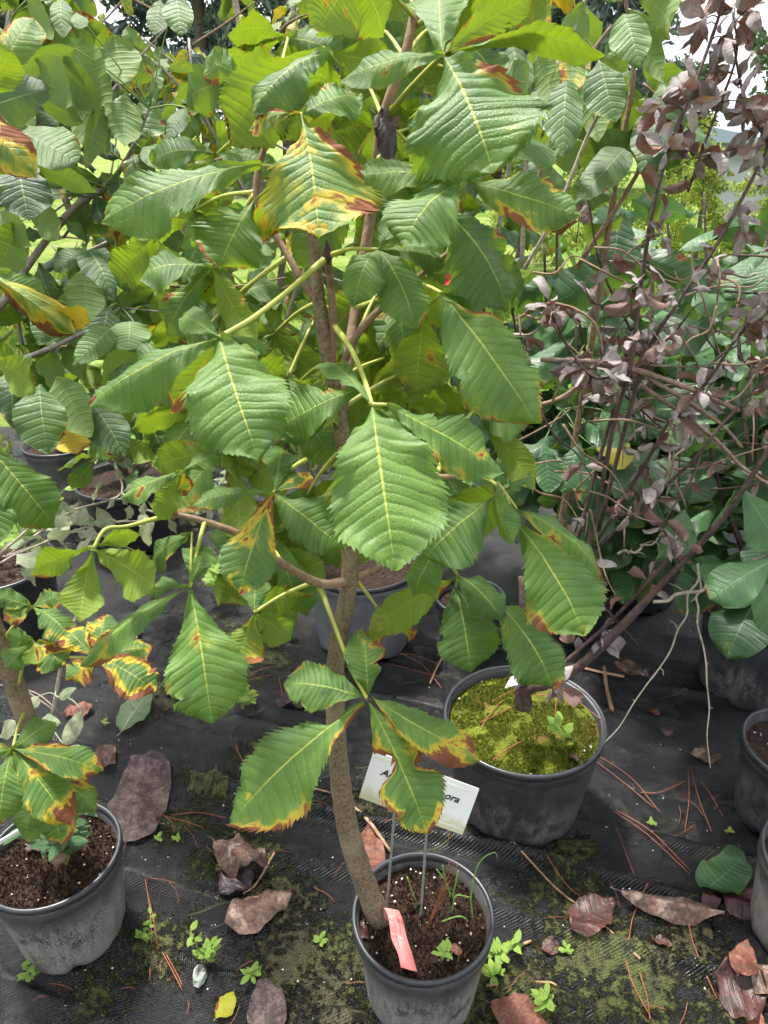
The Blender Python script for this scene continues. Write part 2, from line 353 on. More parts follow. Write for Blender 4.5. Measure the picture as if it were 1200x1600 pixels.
    if stalk:
        b = len(P); r = max(.0012, W * .012)
        for k in range(4):
            f = k / 3
            for q in range(3):
                a = q * 2.094; P.append((r * math.cos(a), -stalk * f, r * math.sin(a) + stalk * .25 * f * f)); UVs.append((.5, .25))
        for k in range(3):
            for q in range(3): F.append((b + k * 3 + q, b + k * 3 + (q + 1) % 3, b + k * 3 + 3 + (q + 1) % 3, b + k * 3 + 3 + q))
    return P, F, UVs
def orient(B, T, under=False, roll=0.0, upw=.5):
    a = (T - B).normalized(); tc = (CAM - B).normalized()
    nt = (tc + Vector((0, 0, upw))) if not under else (-tc + Vector((0, 0, max(upw, .3))))
    n = nt - a * nt.dot(a)
    if n.length < 1e-3: n = Vector((1, 0, 0)) - a * a.x
    n.normalize(); x = a.cross(n)
    if roll: q = Matrix.Rotation(R(roll), 3, a); n = q @ n; x = q @ x
    m = Matrix((x, a, n)).transposed(); return m.to_quaternion()
CHEST = dict(prof='chestnut', rows=62, half_cols=5, N=14, serr=.085, pleat=.015)
def leaflet(parent, B, T, W, under=False, roll=0, col=(.1, .1, .5, .5), mat='chestnut', name='leaflet', upw=.5, **kw):
    p = dict(CHEST); p.update(dict(fold=.10 + .15 * rng.random(), droop=.45 + .8 * rng.random(), side=(rng.random() - .5) * .4, wave=.09, crumple=.10)); p.update(kw)
    if not p.get('bites') and rng.random() < .5: p['bites'] = [(.3 + .6 * rng.random(), 1 if rng.random() < .5 else -1, .10 + .28 * rng.random(), .015 + .03 * rng.random()) for _ in range(int(rng.integers(1, 4)))]
    p['fold'] = p['fold'] * (.8 + .9 * rng.random()); p['droop'] = p['droop'] * 1.35
    P, F, U = leaf_geo((T - B).length, W, **p)
    return obj(name, mesh_data(name, P, F, M[mat], U), parent, B, orient(B, T, under, roll, upw), color=col)

# library of shared leaf meshes (unit length) for the repeated foliage
LIB = {}
def lib(key, n, mat, w, **kw):
    out = []
    for i in range(n):
        q = {k: (v[0] + (v[1] - v[0]) * rng.random() if isinstance(v, tuple) else v) for k, v in kw.items()}
        P, F, U = leaf_geo(1.0, (w[0] + (w[1] - w[0]) * rng.random()) if isinstance(w, tuple) else w, **q)
        out.append(mesh_data(key, P, F, M[mat], U))
    LIB[key] = out
lib('chest', 8, 'chestnut', (.42, .58), prof='chestnut', rows=36, half_cols=4, N=14, serr=.085, pleat=.022, fold=(.0, .4), droop=(.2, 1.4), side=(-.4, .4), wave=.09, crumple=.07)
lib('simple', 16, 'simple', (.40, .62), prof='ovate', rows=20, half_cols=4, N=10, pleat=.016, fold=(-.2, .7), droop=(.1, 1.6), side=(-.5, .5), wave=.11, crumple=.06, stalk=.2)
lib('shrub', 10, 'shrub', (.44, .60), prof='obovate', rows=22, half_cols=4, N=11, pleat=.016, fold=(-.1, .5), droop=(.1, 1.3), side=(-.4, .4), wave=.10, crumple=.06, stalk=.12)
lib('purple', 16, 'purple', (.42, .66), prof='ovate', rows=12, half_cols=3, N=8, pleat=.01, fold=(-.9, .7), droop=(-.3, 2.6), side=(-.6, .6), wave=.07, crumple=.05, stalk=.35)
lib('varieg', 5, 'varieg', (.36, .5), prof='lance', rows=10, half_cols=2, N=6, fold=(-.2, .5), droop=(.2, 1.3), side=(-.4, .4), wave=.16, stalk=.2)
lib('shrubweed', 5, 'shrub', (.30, .40), prof='lance', rows=8, half_cols=2, N=11, fold=(0, .4), droop=(.2, 1.1), stalk=.15)
lib('weed', 5, 'weed', (.42, .6), prof='ovate', rows=6, half_cols=2, N=6, fold=(-.1, .4), droop=(.1, .9), stalk=.15)

def lleaf(key, parent, B, T, under=False, roll=0, col=(.05, .03, .5, .3), name='leaf', upw=.5, wf=1.0):
    L = (T - B).length; me = LIB[key][int(rng.integers(len(LIB[key])))]
    return obj(name, me, parent, B, orient(B, T, under, roll, upw), (L * wf, L, L), col)

# ------------------------------------------------------------------ ground
def fabric():
    t = NT('landscape_fabric'); geo = t.n('ShaderNodeNewGeometry').outputs['Position']
    mp = t.n('ShaderNodeMapping'); t.put(mp.inputs[0], geo); mp.inputs['Rotation'].default_value = (0, 0, R(-17))
    wv = t.n('ShaderNodeTexWave', wave_type='BANDS', bands_direction='Y'); t.put(wv.inputs['Vector'], mp.outputs[0]); wv.inputs['Scale'].default_value = 58; wv.inputs['Distortion'].default_value = .4; wv.inputs['Detail'].default_value = 1
    wx = t.n('ShaderNodeTexWave', wave_type='BANDS', bands_direction='X'); t.put(wx.inputs['Vector'], mp.outputs[0]); wx.inputs['Scale'].default_value = 75
    weave = t.math('ADD', wv.outputs['Fac'], t.math('MULTIPLY', wx.outputs['Fac'], .6))
    big = t.noise(geo, 3.2, 4, .6, dim='2D'); fine = t.noise(geo, 46, 5, .7, dim='2D'); med = t.noise(geo, 13, 4, .65, dim='2D')
    col = t.mix(t.step(weave, .2, 1.2), (.0009, .0010, .0014), (.011, .0118, .0138))
    dust = t.math('MULTIPLY', t.step(med, .50, .72), .45); col = t.mix(dust, col, (.045, .041, .034))
    # green guide lines woven into the cloth
    sx = t.n('ShaderNodeSeparateXYZ'); t.put(sx.inputs[0], mp.outputs[0])
    ln = t.math('PINGPONG', t.math('ADD', sx.outputs[1], .06), .155); lm = t.math('MULTIPLY', t.math('SUBTRACT', 1.0, t.step(ln, .0012, .003)), t.step(t.noise(geo, 6, 2, dim='2D'), .47, .55))
    lm = t.math('MULTIPLY', lm, t.step(wx.outputs['Fac'], .3, .6)); col = t.mix(t.math('MULTIPLY', lm, .6), col, (.10, .15, .05))
    at = t.n('ShaderNodeAttribute', attribute_name='moss').outputs['Fac']
    mm = t.step(t.math('ADD', at, t.math('ADD', t.math('MULTIPLY', t.math('SUBTRACT', fine, .5), .9), t.math('MULTIPLY', t.math('SUBTRACT', med, .5), .6))), .42, .60)
    mcol = t.mix(t.step(fine, .3, .7), (.016, .016, .008), (.070, .082, .016)); mcol = t.mix(t.step(big, .45, .62), mcol, t.mix(fine, (.02, .016, .011), (.075, .064, .038)))
    vz = t.math('SUBTRACT', 1.0, t.step(t.voro(geo, 210, dim='2D'), .12, .3)); mcol = t.mix(t.math('MULTIPLY', vz, .55), mcol, (.12, .15, .03))
    col = t.mix(mm, col, mcol)
    rough = t.math('ADD', t.math('SUBTRACT', .40, t.math('MULTIPLY', t.step(big, .45, .6), .2)), t.math('MULTIPLY', mm, .25))
    h = t.math('ADD', t.math('MULTIPLY', weave, .28), t.math('ADD', t.math('MULTIPLY', mm, t.math('ADD', 1.0, t.math('MULTIPLY', fine, 3.0))), t.math('MULTIPLY', med, .8)))
    return t.done(t.bsdf(col, rough, .42, t.bump(h, 1.0, .005)))
M['fabric'] = fabric()
def ground_height(x, y):
    c, s = math.cos(R(-17)), math.sin(R(-17)); vv = -x * s * -1 * -1 + y * c if False else (x * math.sin(R(17)) + y * math.cos(R(17))); uu = x * math.cos(R(17)) - y * math.sin(R(17))
    w = vv + .05 * (fbm(uu * 1.5 + 3, vv * 1.5, 2) - .4)
    rid = np.exp(-((np.mod(w * 1.0 + .04, .155) - .078) / .016) ** 2) * np.clip(fbm(uu * 1.2 + 8, vv * 4, 2) - .24, 0, 1) * 4.0
    rid2 = np.exp(-((np.mod(w + .11, .062) - .031) / .010) ** 2) * np.clip(fbm(uu * 2.2 - 4, vv * 5 + 9, 2) - .30, 0, 1) * 3.0
    return .026 * rid + .011 * rid2 + .012 * (fbm(x * 3.5, y * 3.5, 3) - .45)
# moss patches: pixel centres and radii
MOSS = [(440, 1400, .16), (340, 1345, .10), (380, 1330, .12), (480, 1500, .18), (560, 1260, .10), (860, 1400, .14), (950, 1500, .16), (820, 1560, .12), (1000, 1560, .14), (240, 1480, .12), (330, 1230, .10), (400, 1180, .10), (280, 1290, .08), (650, 1250, .10), (360, 1050, .15), (250, 1090, .12), (420, 1030, .12), (330, 990, .15), (720, 1560, .12), (1130, 1580, .12), (900, 1330, .08), (540, 1580, .1), (150, 1560, .08), (1080, 1470, .12)]
def build_ground():
    def grid(x0, x1, y0, y1, st):
        xs = np.arange(x0, x1 + 1e-6, st); ys = np.arange(y0, y1 + 1e-6, st); X, Y = np.meshgrid(xs, ys); return X, Y
    X, Y = grid(-1.3, 1.5, .3, 2.3, .0085)
    Z = ground_height(X, Y); moss = np.zeros_like(X)
    for px, py, r in MOSS:
        c = G(px, py); moss = np.maximum(moss, np.exp(-(((X - c.x) / (r * 1.3)) ** 2 + ((Y - c.y) / r) ** 2) ** 1.0) * .62)
    moss = moss + .35 * (fbm(X * 6, Y * 6, 4) - .45)
    Z = Z + np.clip(moss - .35, 0, .4) * .03 * fbm(X * 60, Y * 60, 2)
    ed = np.minimum(np.minimum(X + 1.3, 1.5 - X), np.minimum(Y - .3, 2.3 - Y)); Z = Z * np.clip(ed / .1, 0, 1)
    nr, nc = X.shape; P = np.stack([X, Y, Z], -1).reshape(-1, 3)
    i = np.arange(nr * nc).reshape(nr, nc); F = np.stack([i[:-1, :-1], i[:-1, 1:], i[1:, 1:], i[1:, :-1]], -1).reshape(-1, 4)
    me = mesh_data('fabric_ground', P, F, M['fabric']); at = me.attributes.new('moss', 'FLOAT', 'POINT'); at.data.foreach_set('value', moss.ravel().astype(np.float32))
    o = obj('ground', me); tag(o, kind='structure', label='black woven weed cloth with wrinkles and moss patches')
build_ground()
def ring_sheet(name, x0, x1, y0, y1, ix0, ix1, iy0, iy1, z, mat):
    V = [(x0, y0, z), (x1, y0, z), (x1, y1, z), (x0, y1, z), (ix0, iy0, z), (ix1, iy0, z), (ix1, iy1, z), (ix0, iy1, z)]
    F = [(0, 1, 5, 4), (1, 2, 6, 5), (2, 3, 7, 6), (3, 0, 4, 7)]
    o = obj(name, mesh_data(name, V, F, mat, smooth=False)); tag(o, kind='structure'); return o
ring_sheet('ground_cloth', -3.2, 3.5, -1.5, 4.3, -1.3, 1.5, .3, 2.3, 0.0, M['fabric'])
t = NT('grass_field'); geo = t.n('ShaderNodeNewGeometry').outputs['Position']
gc = t.mix(t.step(t.noise(geo, 1.2, 4, .6), .35, .65), (.13, .24, .035), (.30, .36, .09)); gc = t.mix(t.math('MULTIPLY', t.noise(geo, 40, 4, .7), .6), gc, (.05, .10, .015))
gc = t.mix(t.math('MULTIPLY', t.step(t.noise(geo, .5, 3), .55, .68), .5), gc, (.36, .30, .20))
M['field'] = t.done(t.bsdf(gc, .9, .1, t.bump(t.noise(geo, 30, 5, .7), 1.0, .05)))
V = [(-900, -900, -.012), (900, -900, -.012), (900, 900, -.012), (-900, 900, -.012)]
tag(obj('field', mesh_data('field', V, [(0, 1, 2, 3)], M['field'], smooth=False)), kind='structure')

# ------------------------------------------------------------------ pots
def pot_mat(name, base, dirt, dirt_amt, rough=.5, streak=True):
    t = NT(name); tcn = t.n('ShaderNodeTexCoord'); tc = tcn.outputs['Object']; sp = t.n('ShaderNodeSeparateXYZ'); t.put(sp.inputs[0], tc)
    n = t.noise(tc, 16, 5, .65); f = t.noise(tc, 330, 4, .8); m = t.n('ShaderNodeMapping'); t.put(m.inputs[0], tc); m.inputs['Scale'].default_value = (1, 1, .2); s = t.noise(m.outputs[0], 70, 3, .6)
    d = t.math('ADD', t.math('ADD', t.math('MULTIPLY', n, .7), t.math('MULTIPLY', f, .75)), t.math('MULTIPLY', s, .3)); d = t.math('SUBTRACT', d, .1)
    amt = t.math('MULTIPLY', t.step(d, 1.06 - dirt_amt * .55, 1.20 - dirt_amt * .30), .92)
    # splash-up dirt: rubbed off round the rim and shoulder
    amt = t.math('MULTIPLY', amt, t.math('SUBTRACT', 1.0, t.math('MULTIPLY', t.step(t.math('ADD', sp.outputs[2], t.math('MULTIPLY', n, .05)), .155, .235), .8)))
    dc = t.mix(t.step(f, .3, .7), tuple(x * .45 for x in dirt), tuple(x * 1.3 for x in dirt)); dc = t.mix(t.step(n, .4, .65), dc, tuple(x * .6 for x in dirt))
    col = t.mix(amt, t.mix(n, base, tuple(x * 1.8 for x in base)), dc)
    sc = t.math('MULTIPLY', t.step(s, .62, .75), .35); col = t.mix(sc, col, (.10, .10, .10))
    rg = t.math('ADD', rough - .1, t.math('MULTIPLY', amt, .4))
    return t.done(t.bsdf(col, rg, .45, t.bump(t.math('ADD', t.math('MULTIPLY', f, 1.0), t.math('MULTIPLY', n, .6)), .35, .002)))
M['pot_dusty'] = pot_mat('dusty_pot', (.03, .031, .033), (.42, .39, .34), .84)
M['pot_grey'] = pot_mat('grey_pot', (.022, .024, .027), (.30, .29, .265), .62)
M['pot_blue'] = pot_mat('grey_blue_pot', (.08, .087, .095), (.24, .25, .26), .75)
M['pot_black'] = pot_mat('black_pot', (.014, .015, .017), (.10, .10, .095), .12)
M['rim'] = plain('pot_rim', (.024, .027, .032), .36, .5, .4, 60)
t = NT('soil'); tc = t.n('ShaderNodeTexCoord').outputs['Object']; n = t.noise(tc, 60, 6, .75)
M['soil'] = t.done(t.bsdf(t.mix(t.step(n, .3, .75), (.012, .007, .005), (.060, .034, .022)), .9, .25, t.bump(t.math('ADD', n, t.voro(tc, 120)), 1.0, .008)))
t = NT('moss'); tc = t.n('ShaderNodeTexCoord').outputs['Object']; n = t.noise(tc, 18, 5, .65); n2 = t.noise(tc, 150, 4, .7)
mc = t.mix(t.step(n, .32, .66), (.065, .070, .012), (.15, .175, .02)); mc = t.mix(t.math('MULTIPLY', t.step(n2, .5, .8), .6), mc, (.045, .05, .01)); mc = t.mix(t.step(t.noise(tc, 9, 3), .58, .68), mc, (.13, .075, .03))
M['moss'] = t.done(t.bsdf(mc, .95, .1, t.bump(t.math('ADD', n2, t.voro(tc, 160)), 1.0, .006)))
M['perlite'] = plain('perlite', (.68, .66, .58), .8, .3, .15, 80)

def scatter_bits(name, parent, c, rad, n, size, mat, zf, squash=.8):
    mb = MB()
    for i in range(n):
        r = rad * math.sqrt(rng.random()) ; a = rng.random() * 6.283; x, y = c.x + r * math.cos(a), c.y + r * math.sin(a); q = size * (.5 + rng.random() ** 2 * 1.1)
        o = np.array([[1, 0, 0], [-1, 0, 0], [0, 1, 0], [0, -1, 0], [0, 0, 1], [0, 0, -.6]]) * q * (.7 + .6 * rng.random((6, 1))); o[:, 2] *= squash
        z = zf(x, y)
        mb.add(o + np.array([x - c.x, y - c.y, z - c.z + q * .3]), [(0, 2, 4), (2, 1, 4), (1, 3, 4), (3, 0, 4), (2, 0, 5), (1, 2, 5), (3, 1, 5), (0, 3, 5)])
    o = obj(name, mb.mesh(name, mat), parent, c); tag(o, kind='stuff'); return o
def pot(cx, cy, rim_r, h, label, mat='pot_dusty', fill='soil', tilt=(0, 0), wob=.006, fill_d=.035, bits=60):
    t = thing('nursery_pot', (cx, cy, 0), label, 'pot', 'black nursery pots')
    rb = rim_r * .80; rt = rim_r * .955
    hs = np.linspace(0, 1, 14); prof = [(0.001, .004), (rb - .012, .002), (rb, .010)]
    for f in hs[1:]: prof.append((rb + (rt - rb) * f ** .9, .010 + (h - .055) * f))
    prof += [(rt + .003, h - .040), (rt + .006, h - .034), (rt + .0065, h - .008), (rt + .003, h - .004), (rt - .003, h - .01), (rb - .006, .02)]
    V, F = lathe_geo(prof, 56, wob, rng.random() * 6)
    V = np.array(V); a = np.arctan2(V[:, 1], V[:, 0])
    for k in range(5):       # drainage notches in the foot
        da = np.abs((a - k * 1.2566 + 1.15 + math.pi) % (2 * math.pi) - math.pi); m = (da < .17) & (V[:, 2] < .011); V[m, 2] += .022 * (1 - da[m] / .17)
    dent = fbm(a * 1.2 + cx * 7, V[:, 2] * 9, 2) - .42; dn = 1 + .05 * dent * np.clip((h - .03 - V[:, 2]) / .08, 0, 1); V[:, 0] *= dn; V[:, 1] *= dn
    obj('pot_wall', mesh_data('pot_wall', V, F, M[mat]), t, (cx, cy, 0))
    rp = [(rt + .004, h - .022), (rim_r - .001, h - .020), (rim_r + .002, h - .010), (rim_r + .001, h - .002), (rim_r - .003, h + .001), (rim_r - .007, h - .001), (rim_r - .009, h - .012), (rt - .002, h - .026)]
    V, F = lathe_geo(rp, 64, wob, 1.0); obj('rim', mesh_data('rim', V, F, M['rim']), t, (cx, cy, 0))
    n = 40; V = [(0, 0, 0)]; F = []; nr = 14; sr = rt - .004; zt = h - fill_d
    for i in range(1, nr + 1):
        for j in range(n):
            r = sr * i / nr; aa = 2 * math.pi * j / n; x, y = r * math.cos(aa), r * math.sin(aa)
            if fill == 'moss': z = .022 * (1 - (i / nr) ** 2) + .012 * (fbm(np.array(x * 28 + 5), np.array(y * 28), 3) - .45)
            else: z = .018 * (fbm(np.array(x * 30 + cx * 9), np.array(y * 30), 3) - .45)
            V.append((x, y, float(z)))
    for j in range(n): F.append((0, 1 + j, 1 + (j + 1) % n))
    for i in range(nr - 1):
        for j in range(n): F.append((1 + i * n + j, 1 + (i + 1) * n + j, 1 + (i + 1) * n + (j + 1) % n, 1 + i * n + (j + 1) % n))
    if fill: obj('soil' if fill == 'soil' else 'moss', mesh_data(fill, V, F, M[fill]), t, (cx, cy, zt))
    if bits: scatter_bits('perlite', t, Vector((cx, cy, zt)), sr * .96, bits, .0023, M['perlite'], lambda x, y: zt + .006)
    t.rotation_euler = (tilt[0], tilt[1], 0)
    return t, Vector((cx, cy, zt))

FPOT = G(661, 1425, .255); SF = pot(FPOT.x, FPOT.y, .137, .255, 'dusty grey pot in the front with a white name sign and pink tag', 'pot_dusty', bits=48)
MPOT = G(819, 1118, .30); SM = pot(MPOT.x, MPOT.y, .200, .30, 'wide grey pot filled with yellow green moss', 'pot_grey', 'moss', bits=90, fill_d=.03)
LPOT = G(82, 1330, .255); SL = pot(LPOT.x, LPOT.y, .137, .255, 'dusty grey pot at bottom left holding the young leaning chestnut', 'pot_dusty', bits=36)
RPOT = G(1195, 955, .29); SR = pot(RPOT.x, RPOT.y, .175, .29, 'dark grey pot on the right under the pale broad leaves', 'pot_grey', bits=40)
EPOT = G(1255, 1165, .25); SE = pot(EPOT.x, EPOT.y, .14, .25, 'grey pot cut by the right edge beside the scattered needles', 'pot_grey', bits=40)
QPOT = G(1304, 1345, .25); pot(QPOT.x, QPOT.y, .14, .25, 'grey pot barely showing at the right edge above the wet maroon leaves', 'pot_dusty', bits=0)
BPOT = G(566, 872, .33); pot(BPOT.x, BPOT.y, .20, .33, 'grey blue pot standing directly behind the chestnut trunk', 'pot_blue', bits=0)
KPOT = G(-8, 878, .30); pot(KPOT.x, KPOT.y, .19, .30, 'black pot of dry twigs at the left edge', 'pot_black', bits=30)
p = G(200, 745, .30); VP = p; pot(p.x, p.y, .22, .30, 'dark green black pot with ferny weeds behind the variegated twigs', 'pot_black', bits=0)
p = G(95, 690, .33); pot(p.x, p.y, .17, .33, 'weathered grey pot behind the yellow drooping leaf on the left', 'pot_dusty', bits=0)
p = G(735, 930, .20); pot(p.x, p.y, .12, .20, 'small grey pot between the chestnut and the purple shrub', 'pot_grey', bits=0)
p = G(905, 905, .22); pot(p.x, p.y, .14, .22, 'dark pot in the shade behind the purple canes', 'pot_black', bits=20)
p = G(1010, 840, .26); pot(p.x, p.y, .17, .26, 'black pot hidden under the dark shrub leaves', 'pot_black', bits=0)

# ------------------------------------------------------------------ chestnut trees
def petiole(parent, A, B, r=.0026, sag=.0, name='compound_leaf', mat='petiole', r0=None):
    m = (A + B) / 2 + Vector((0, 0, (A - B).length * (.12 - sag)))
    return tube(name, [A, m, B], [(r0 or r * 1.35), r, r * .9], M[mat], parent, 6, 9)
def compound(tree, att, hub, Dh, leaves, Da=None, mid=None, r=.0026):
    A = PD(*att, Da or Dh + .05) if len(att) == 2 else PD(*att); H = PD(*hub, Dh)
    pts = [A] + ([PD(*m) for m in mid] if mid else [(A + H) / 2 + Vector((0, 0, (A - H).length * .05))]) + [H]
    c = tube('compound_leaf', pts, [r * 1.5, r, r, r * .9][:len(pts)] if len(pts) <= 4 else [r], M['petiole'], tree, 6)
    for lf in leaves:
        tip, w = lf[0], lf[1]; o = lf[2] if len(lf) > 2 else {}
        o = dict(o); base = o.pop('b', None); dD = o.pop('d', -.03); Db = Dh + o.pop('db', 0.0)
        B = PD(*base, Db) if base else H
        T = PD(tip[0], tip[1], Db + dD)
        if base and (B - H).length > .012:
            V, F, U, _ = tube_geo([H - H, B - H], [r * .8, r * .6], 5, 4)
            obj('leaflet_stalk', mesh_data('leaflet_stalk', V, F, M['petiole'], U), c, H)
        leaflet(c, B, T, S(w, (Db * 2 + dD) / 2) / .95, **o)
    return c
tree_a = thing('chestnut_tree', (SF[1].x - .06, SF[1].y, SF[1].z), 'tall potted chestnut tree with large toothed leaves and leaning trunk in front', 'tree')
TR = [(600, 1452, 1.475), (578, 1400, 1.44), (545, 1300, 1.375), (528, 1180, 1.305), (524, 1040, 1.23), (546, 905, 1.16), (541, 760, 1.11), (529, 640, 1.075), (512, 560, 1.05), (499, 470, 1.03), (489, 380, 1.015), (478, 330, 1.01)]
trunk = tube('trunk', [PD(*p) for p in TR], [.0260, .0222, .0205, .0172, .0152, .0135, .0115, .0108, .0098, .0088, .0078, .006], M['bark'], tree_a, 14, 120, .06, .07)
def branch(tree, pts, r, mat='twig', name='branch', bump=.05, knob=.0):
    return tube(name, [PD(*p) for p in pts], r, M[mat], tree, 8, None, bump, knob)
branch(tree_a, [(545, 908, 1.16), (500, 912, 1.12), (440, 880, 1.08), (380, 838, 1.05), (320, 815, 1.03), (270, 803, 1.02)], [.0085, .0075, .006, .0055, .0045, .004])
branch(tree_a, [(548, 905, 1.16), (580, 893, 1.18), (625, 868, 1.2), (680, 845, 1.2)], [.007, .006, .005, .004])
branch(tree_a, [(516, 580, 1.05), (521, 520, 1.04), (517, 450, 1.02), (511, 398, 1.0)], [.0065, .006, .0055, .006])
branch(tree_a, [(534, 640, 1.08), (556, 480, 1.12), (580, 330, 1.12), (598, 190, 1.08), (632, 90, 1.06), (650, 10, 1.06), (665, -60, 1.06)], [.009, .0085, .0085, .008, .0075, .007, .006])
branch(tree_a, [(520, 620, 1.07), (560, 520, 1.0), (640, 445, .98), (700, 395, .96)], [.006, .005, .004, .003])
branch(tree_a, [(538, 740, 1.1), (600, 735, 1.1), (680, 745, 1.08), (735, 742, 1.05)], [.006, .005, .0045, .004])
branch(tree_a, [(528, 640, 1.07), (480, 655, 1.1), (420, 700, 1.12)], [.005, .004, .003])
branch(tree_a, [(500, 480, 1.03), (450, 400, 1.06), (400, 300, 1.06), (430, 180, 1.05)], [.006, .005, .005, .004])
# dark terminal buds and the withered stub on the leader
def bud(tree, px, py, D, s=.012, mat='plum_bark'):
    c = PD(px, py, D); V, F = lathe_geo([(.0005, -s), (s * .45, -s * .6), (s * .55, 0), (s * .3, s * .7), (.0005, s * 1.3)], 10); obj('bud', mesh_data('bud', V, F, M[mat]), tree, c)
bud(tree_a, 511, 397, .995, .014); bud(tree_a, 268, 803, 1.015, .010, 'twig')
for k, (b, tp, w) in enumerate([((600, 165), (608, 265), 30), ((598, 170), (588, 215), 26), ((604, 180), (625, 200), 22)]):
    leaflet(tree_a, PD(*b, 1.04), PD(*tp, 1.02), S(w, 1.03), mat='black_leaf' if k == 0 else 'dry', name='withered_leaf', crumple=.4, fold=.9, droop=1.2, wave=.2, roll=40 * k)

K = dict
compound(tree_a, (511, 402), (343, 527), .88, [
    ((405, 718), 152, K(roll=4, d=-.06, col=(.02, .05, .62, .9), fold=.12, droop=.5, side=-.1)),
    ((140, 634), 82, K(roll=18, d=-.03, col=(.0, .02, .55, .6), fold=.45, droop=.8, side=.25)),
    ((286, 497), 46, K(roll=-12, d=.05, col=(.0, .05, .6, .5))),
    ((424, 545), 42, K(roll=-40, d=.06, col=(.0, .05, .4, .3), fold=.6)),
    ((268, 645), 60, K(roll=25, d=.10, db=.03, col=(.35, .45, .4, .3), under=True))], Da=1.0, mid=[(450, 455, .94), (395, 497, .90)], r=.0034)
compound(tree_a, (522, 508), (581, 632), .83, [
    ((618, 892), 178, K(roll=-3, d=-.07, col=(.0, .04, .66, .55), fold=.10, droop=.45, side=-.08)),
    ((785, 738), 92, K(b=(605, 632), roll=-14, d=.02, col=(.12, .20, .62, .5), fold=.15, droop=.6, side=-.35)),
    ((438, 668), 84, K(b=(566, 606), roll=8, d=.03, db=.03, col=(.02, .06, .55, .4), droop=.6)),
    ((640, 720), 90, K(d=.10, roll=-20, db=.04, col=(.05, .05, .35, .3))),
    ((500, 575), 45, K(d=.09, db=.03, roll=20, col=(.05, .05, .4, .3)))], Da=1.04, mid=[(548, 545, .95), (568, 590, .88)], r=.0034)
compound(tree_a, (612, 172), (692, 86), .86, [
    ((772, 272), 208, K(roll=6, d=-.05, col=(.02, .12, .42, .8), fold=.08, droop=.35, side=.15)),
    ((947, 88), 62, K(b=(705, 82), roll=20, d=-.02, under=True, col=(.05, .08, .7, .2), fold=.2, droop=1.2, side=.5)),
    ((530, 128), 54, K(roll=15, d=.03, col=(.0, .08, .5, .5), droop=.7)),
    ((842, -12), 60, K(roll=-10, d=.0, under=True, col=(.15, .2, .7, .2))),
    ((700, -30), 95, K(d=.12, db=.05, under=True, col=(.1, .1, .7, .2)))], Da=1.07, mid=[(650, 128, .95)], r=.0033)
compound(tree_a, (560, 440), (728, 284), .87, [
    ((868, 236), 74, K(roll=-25, d=.05, col=(.02, .06, .35, .3), fold=.2, side=.3)),
    ((628, 388), 112, K(b=(720, 288), roll=10, d=-.05, col=(.02, .07, .55, .4), fold=.3, droop=.9)),
    ((908, 338), 84, K(b=(735, 284), roll=-6, d=-.04, col=(.08, .38, .62, .5), fold=.12, droop=.4, side=-.2)),
    ((540, 282), 58, K(b=(715, 282), roll=8, d=.03, col=(.02, .06, .6, .4), droop=.5)),
    ((790, 482), 122, K(b=(690, 322), roll=-30, d=.04, db=.03, col=(.05, .16, .15, .2), fold=.35, droop=.7))], Da=1.02, mid=[(660, 350, .96)])
compound(tree_a, (478, 335), (470, 178), .90, [
    ((498, 372), 172, K(roll=4, d=-.05, col=(.46, .40, .6, .8), fold=.10, droop=.2, crumple=.06)),
    ((388, 205), 42, K(roll=10, d=.03, col=(.5, .5, .6, .3), crumple=.2)),
    ((560, 150), 70, K(roll=-12, d=.05, col=(.05, .12, .6, .5)))], Da=1.01, mid=[(500, 240, 1.0)])
compound(tree_a, (480, 330), (462, 262), .92, [
    ((158, 348), 98, K(b=(408, 258), roll=14, d=-.04, col=(.10, .17, .60, .8), fold=.30, droop=.75, side=.2)),
    ((342, 418), 108, K(b=(398, 312), roll=-5, d=-.02, db=.03, col=(.03, .12, .5, .5), fold=.15)),
    ((408, 385), 60, K(roll=-20, d=.05, db=.06, col=(.35, .5, .4, .2), under=True, crumple=.15)),
    ((520, 300), 60, K(d=.05, roll=-20, col=(.1, .3, .4, .3)))], Da=1.01)
compound(tree_a, (511, 400), (590, 390), .93, [
    ((553, 480), 62, K(roll=6, d=-.03, col=(.0, .03, .6, .5))),
    ((648, 515), 76, K(roll=-8, d=-.02, col=(.0, .08, .45, .4), fold=.3, droop=.9)),
    ((700, 410), 50, K(roll=-10, d=.04, col=(.0, .06, .4, .3))),
    ((620, 345), 44, K(d=.05, col=(.0, .05, .5, .3)))], Da=1.0)
compound(tree_a, (640, 445), (690, 458), .92, [
    ((838, 662), 128, K(roll=-10, d=-.03, col=(.10, .16, .6, .4), fold=.15, droop=.5, side=-.15)),
    ((762, 640), 70, K(roll=-25, d=.05, db=.06, b=(730, 560), under=True, col=(.2, .3, .6, .2))),
    ((648, 612), 84, K(roll=0, d=.05, db=.06, b=(662, 485), under=True, col=(.22, .28, .7, .1))),
    ((760, 480), 45, K(d=.05, col=(.05, .1, .4, .3))),
    ((720, 530), 46, K(d=.0, roll=35, col=(.25, .2, .5, .3)))], Da=.99)
compound(tree_a, (430, 180), (516, 82), .95, [
    ((358, 228), 112, K(roll=12, d=.02, db=.03, under=True, col=(.05, .06, .6, .1), fold=.25, droop=1.3, side=.5, b=(505, 74))),
    ((393, 182), 82, K(roll=20, d=-.04, col=(.0, .05, .25, .4), fold=.4, droop=.9)),
    ((488, 185), 92, K(roll=-5, d=.03, db=.03, under=True, col=(.05, .05, .6, .1))),
    ((615, 98), 64, K(roll=-20, d=.03, under=True, col=(.05, .12, .5, .1)))], Da=1.05, mid=[(530, 125, 1.0)])
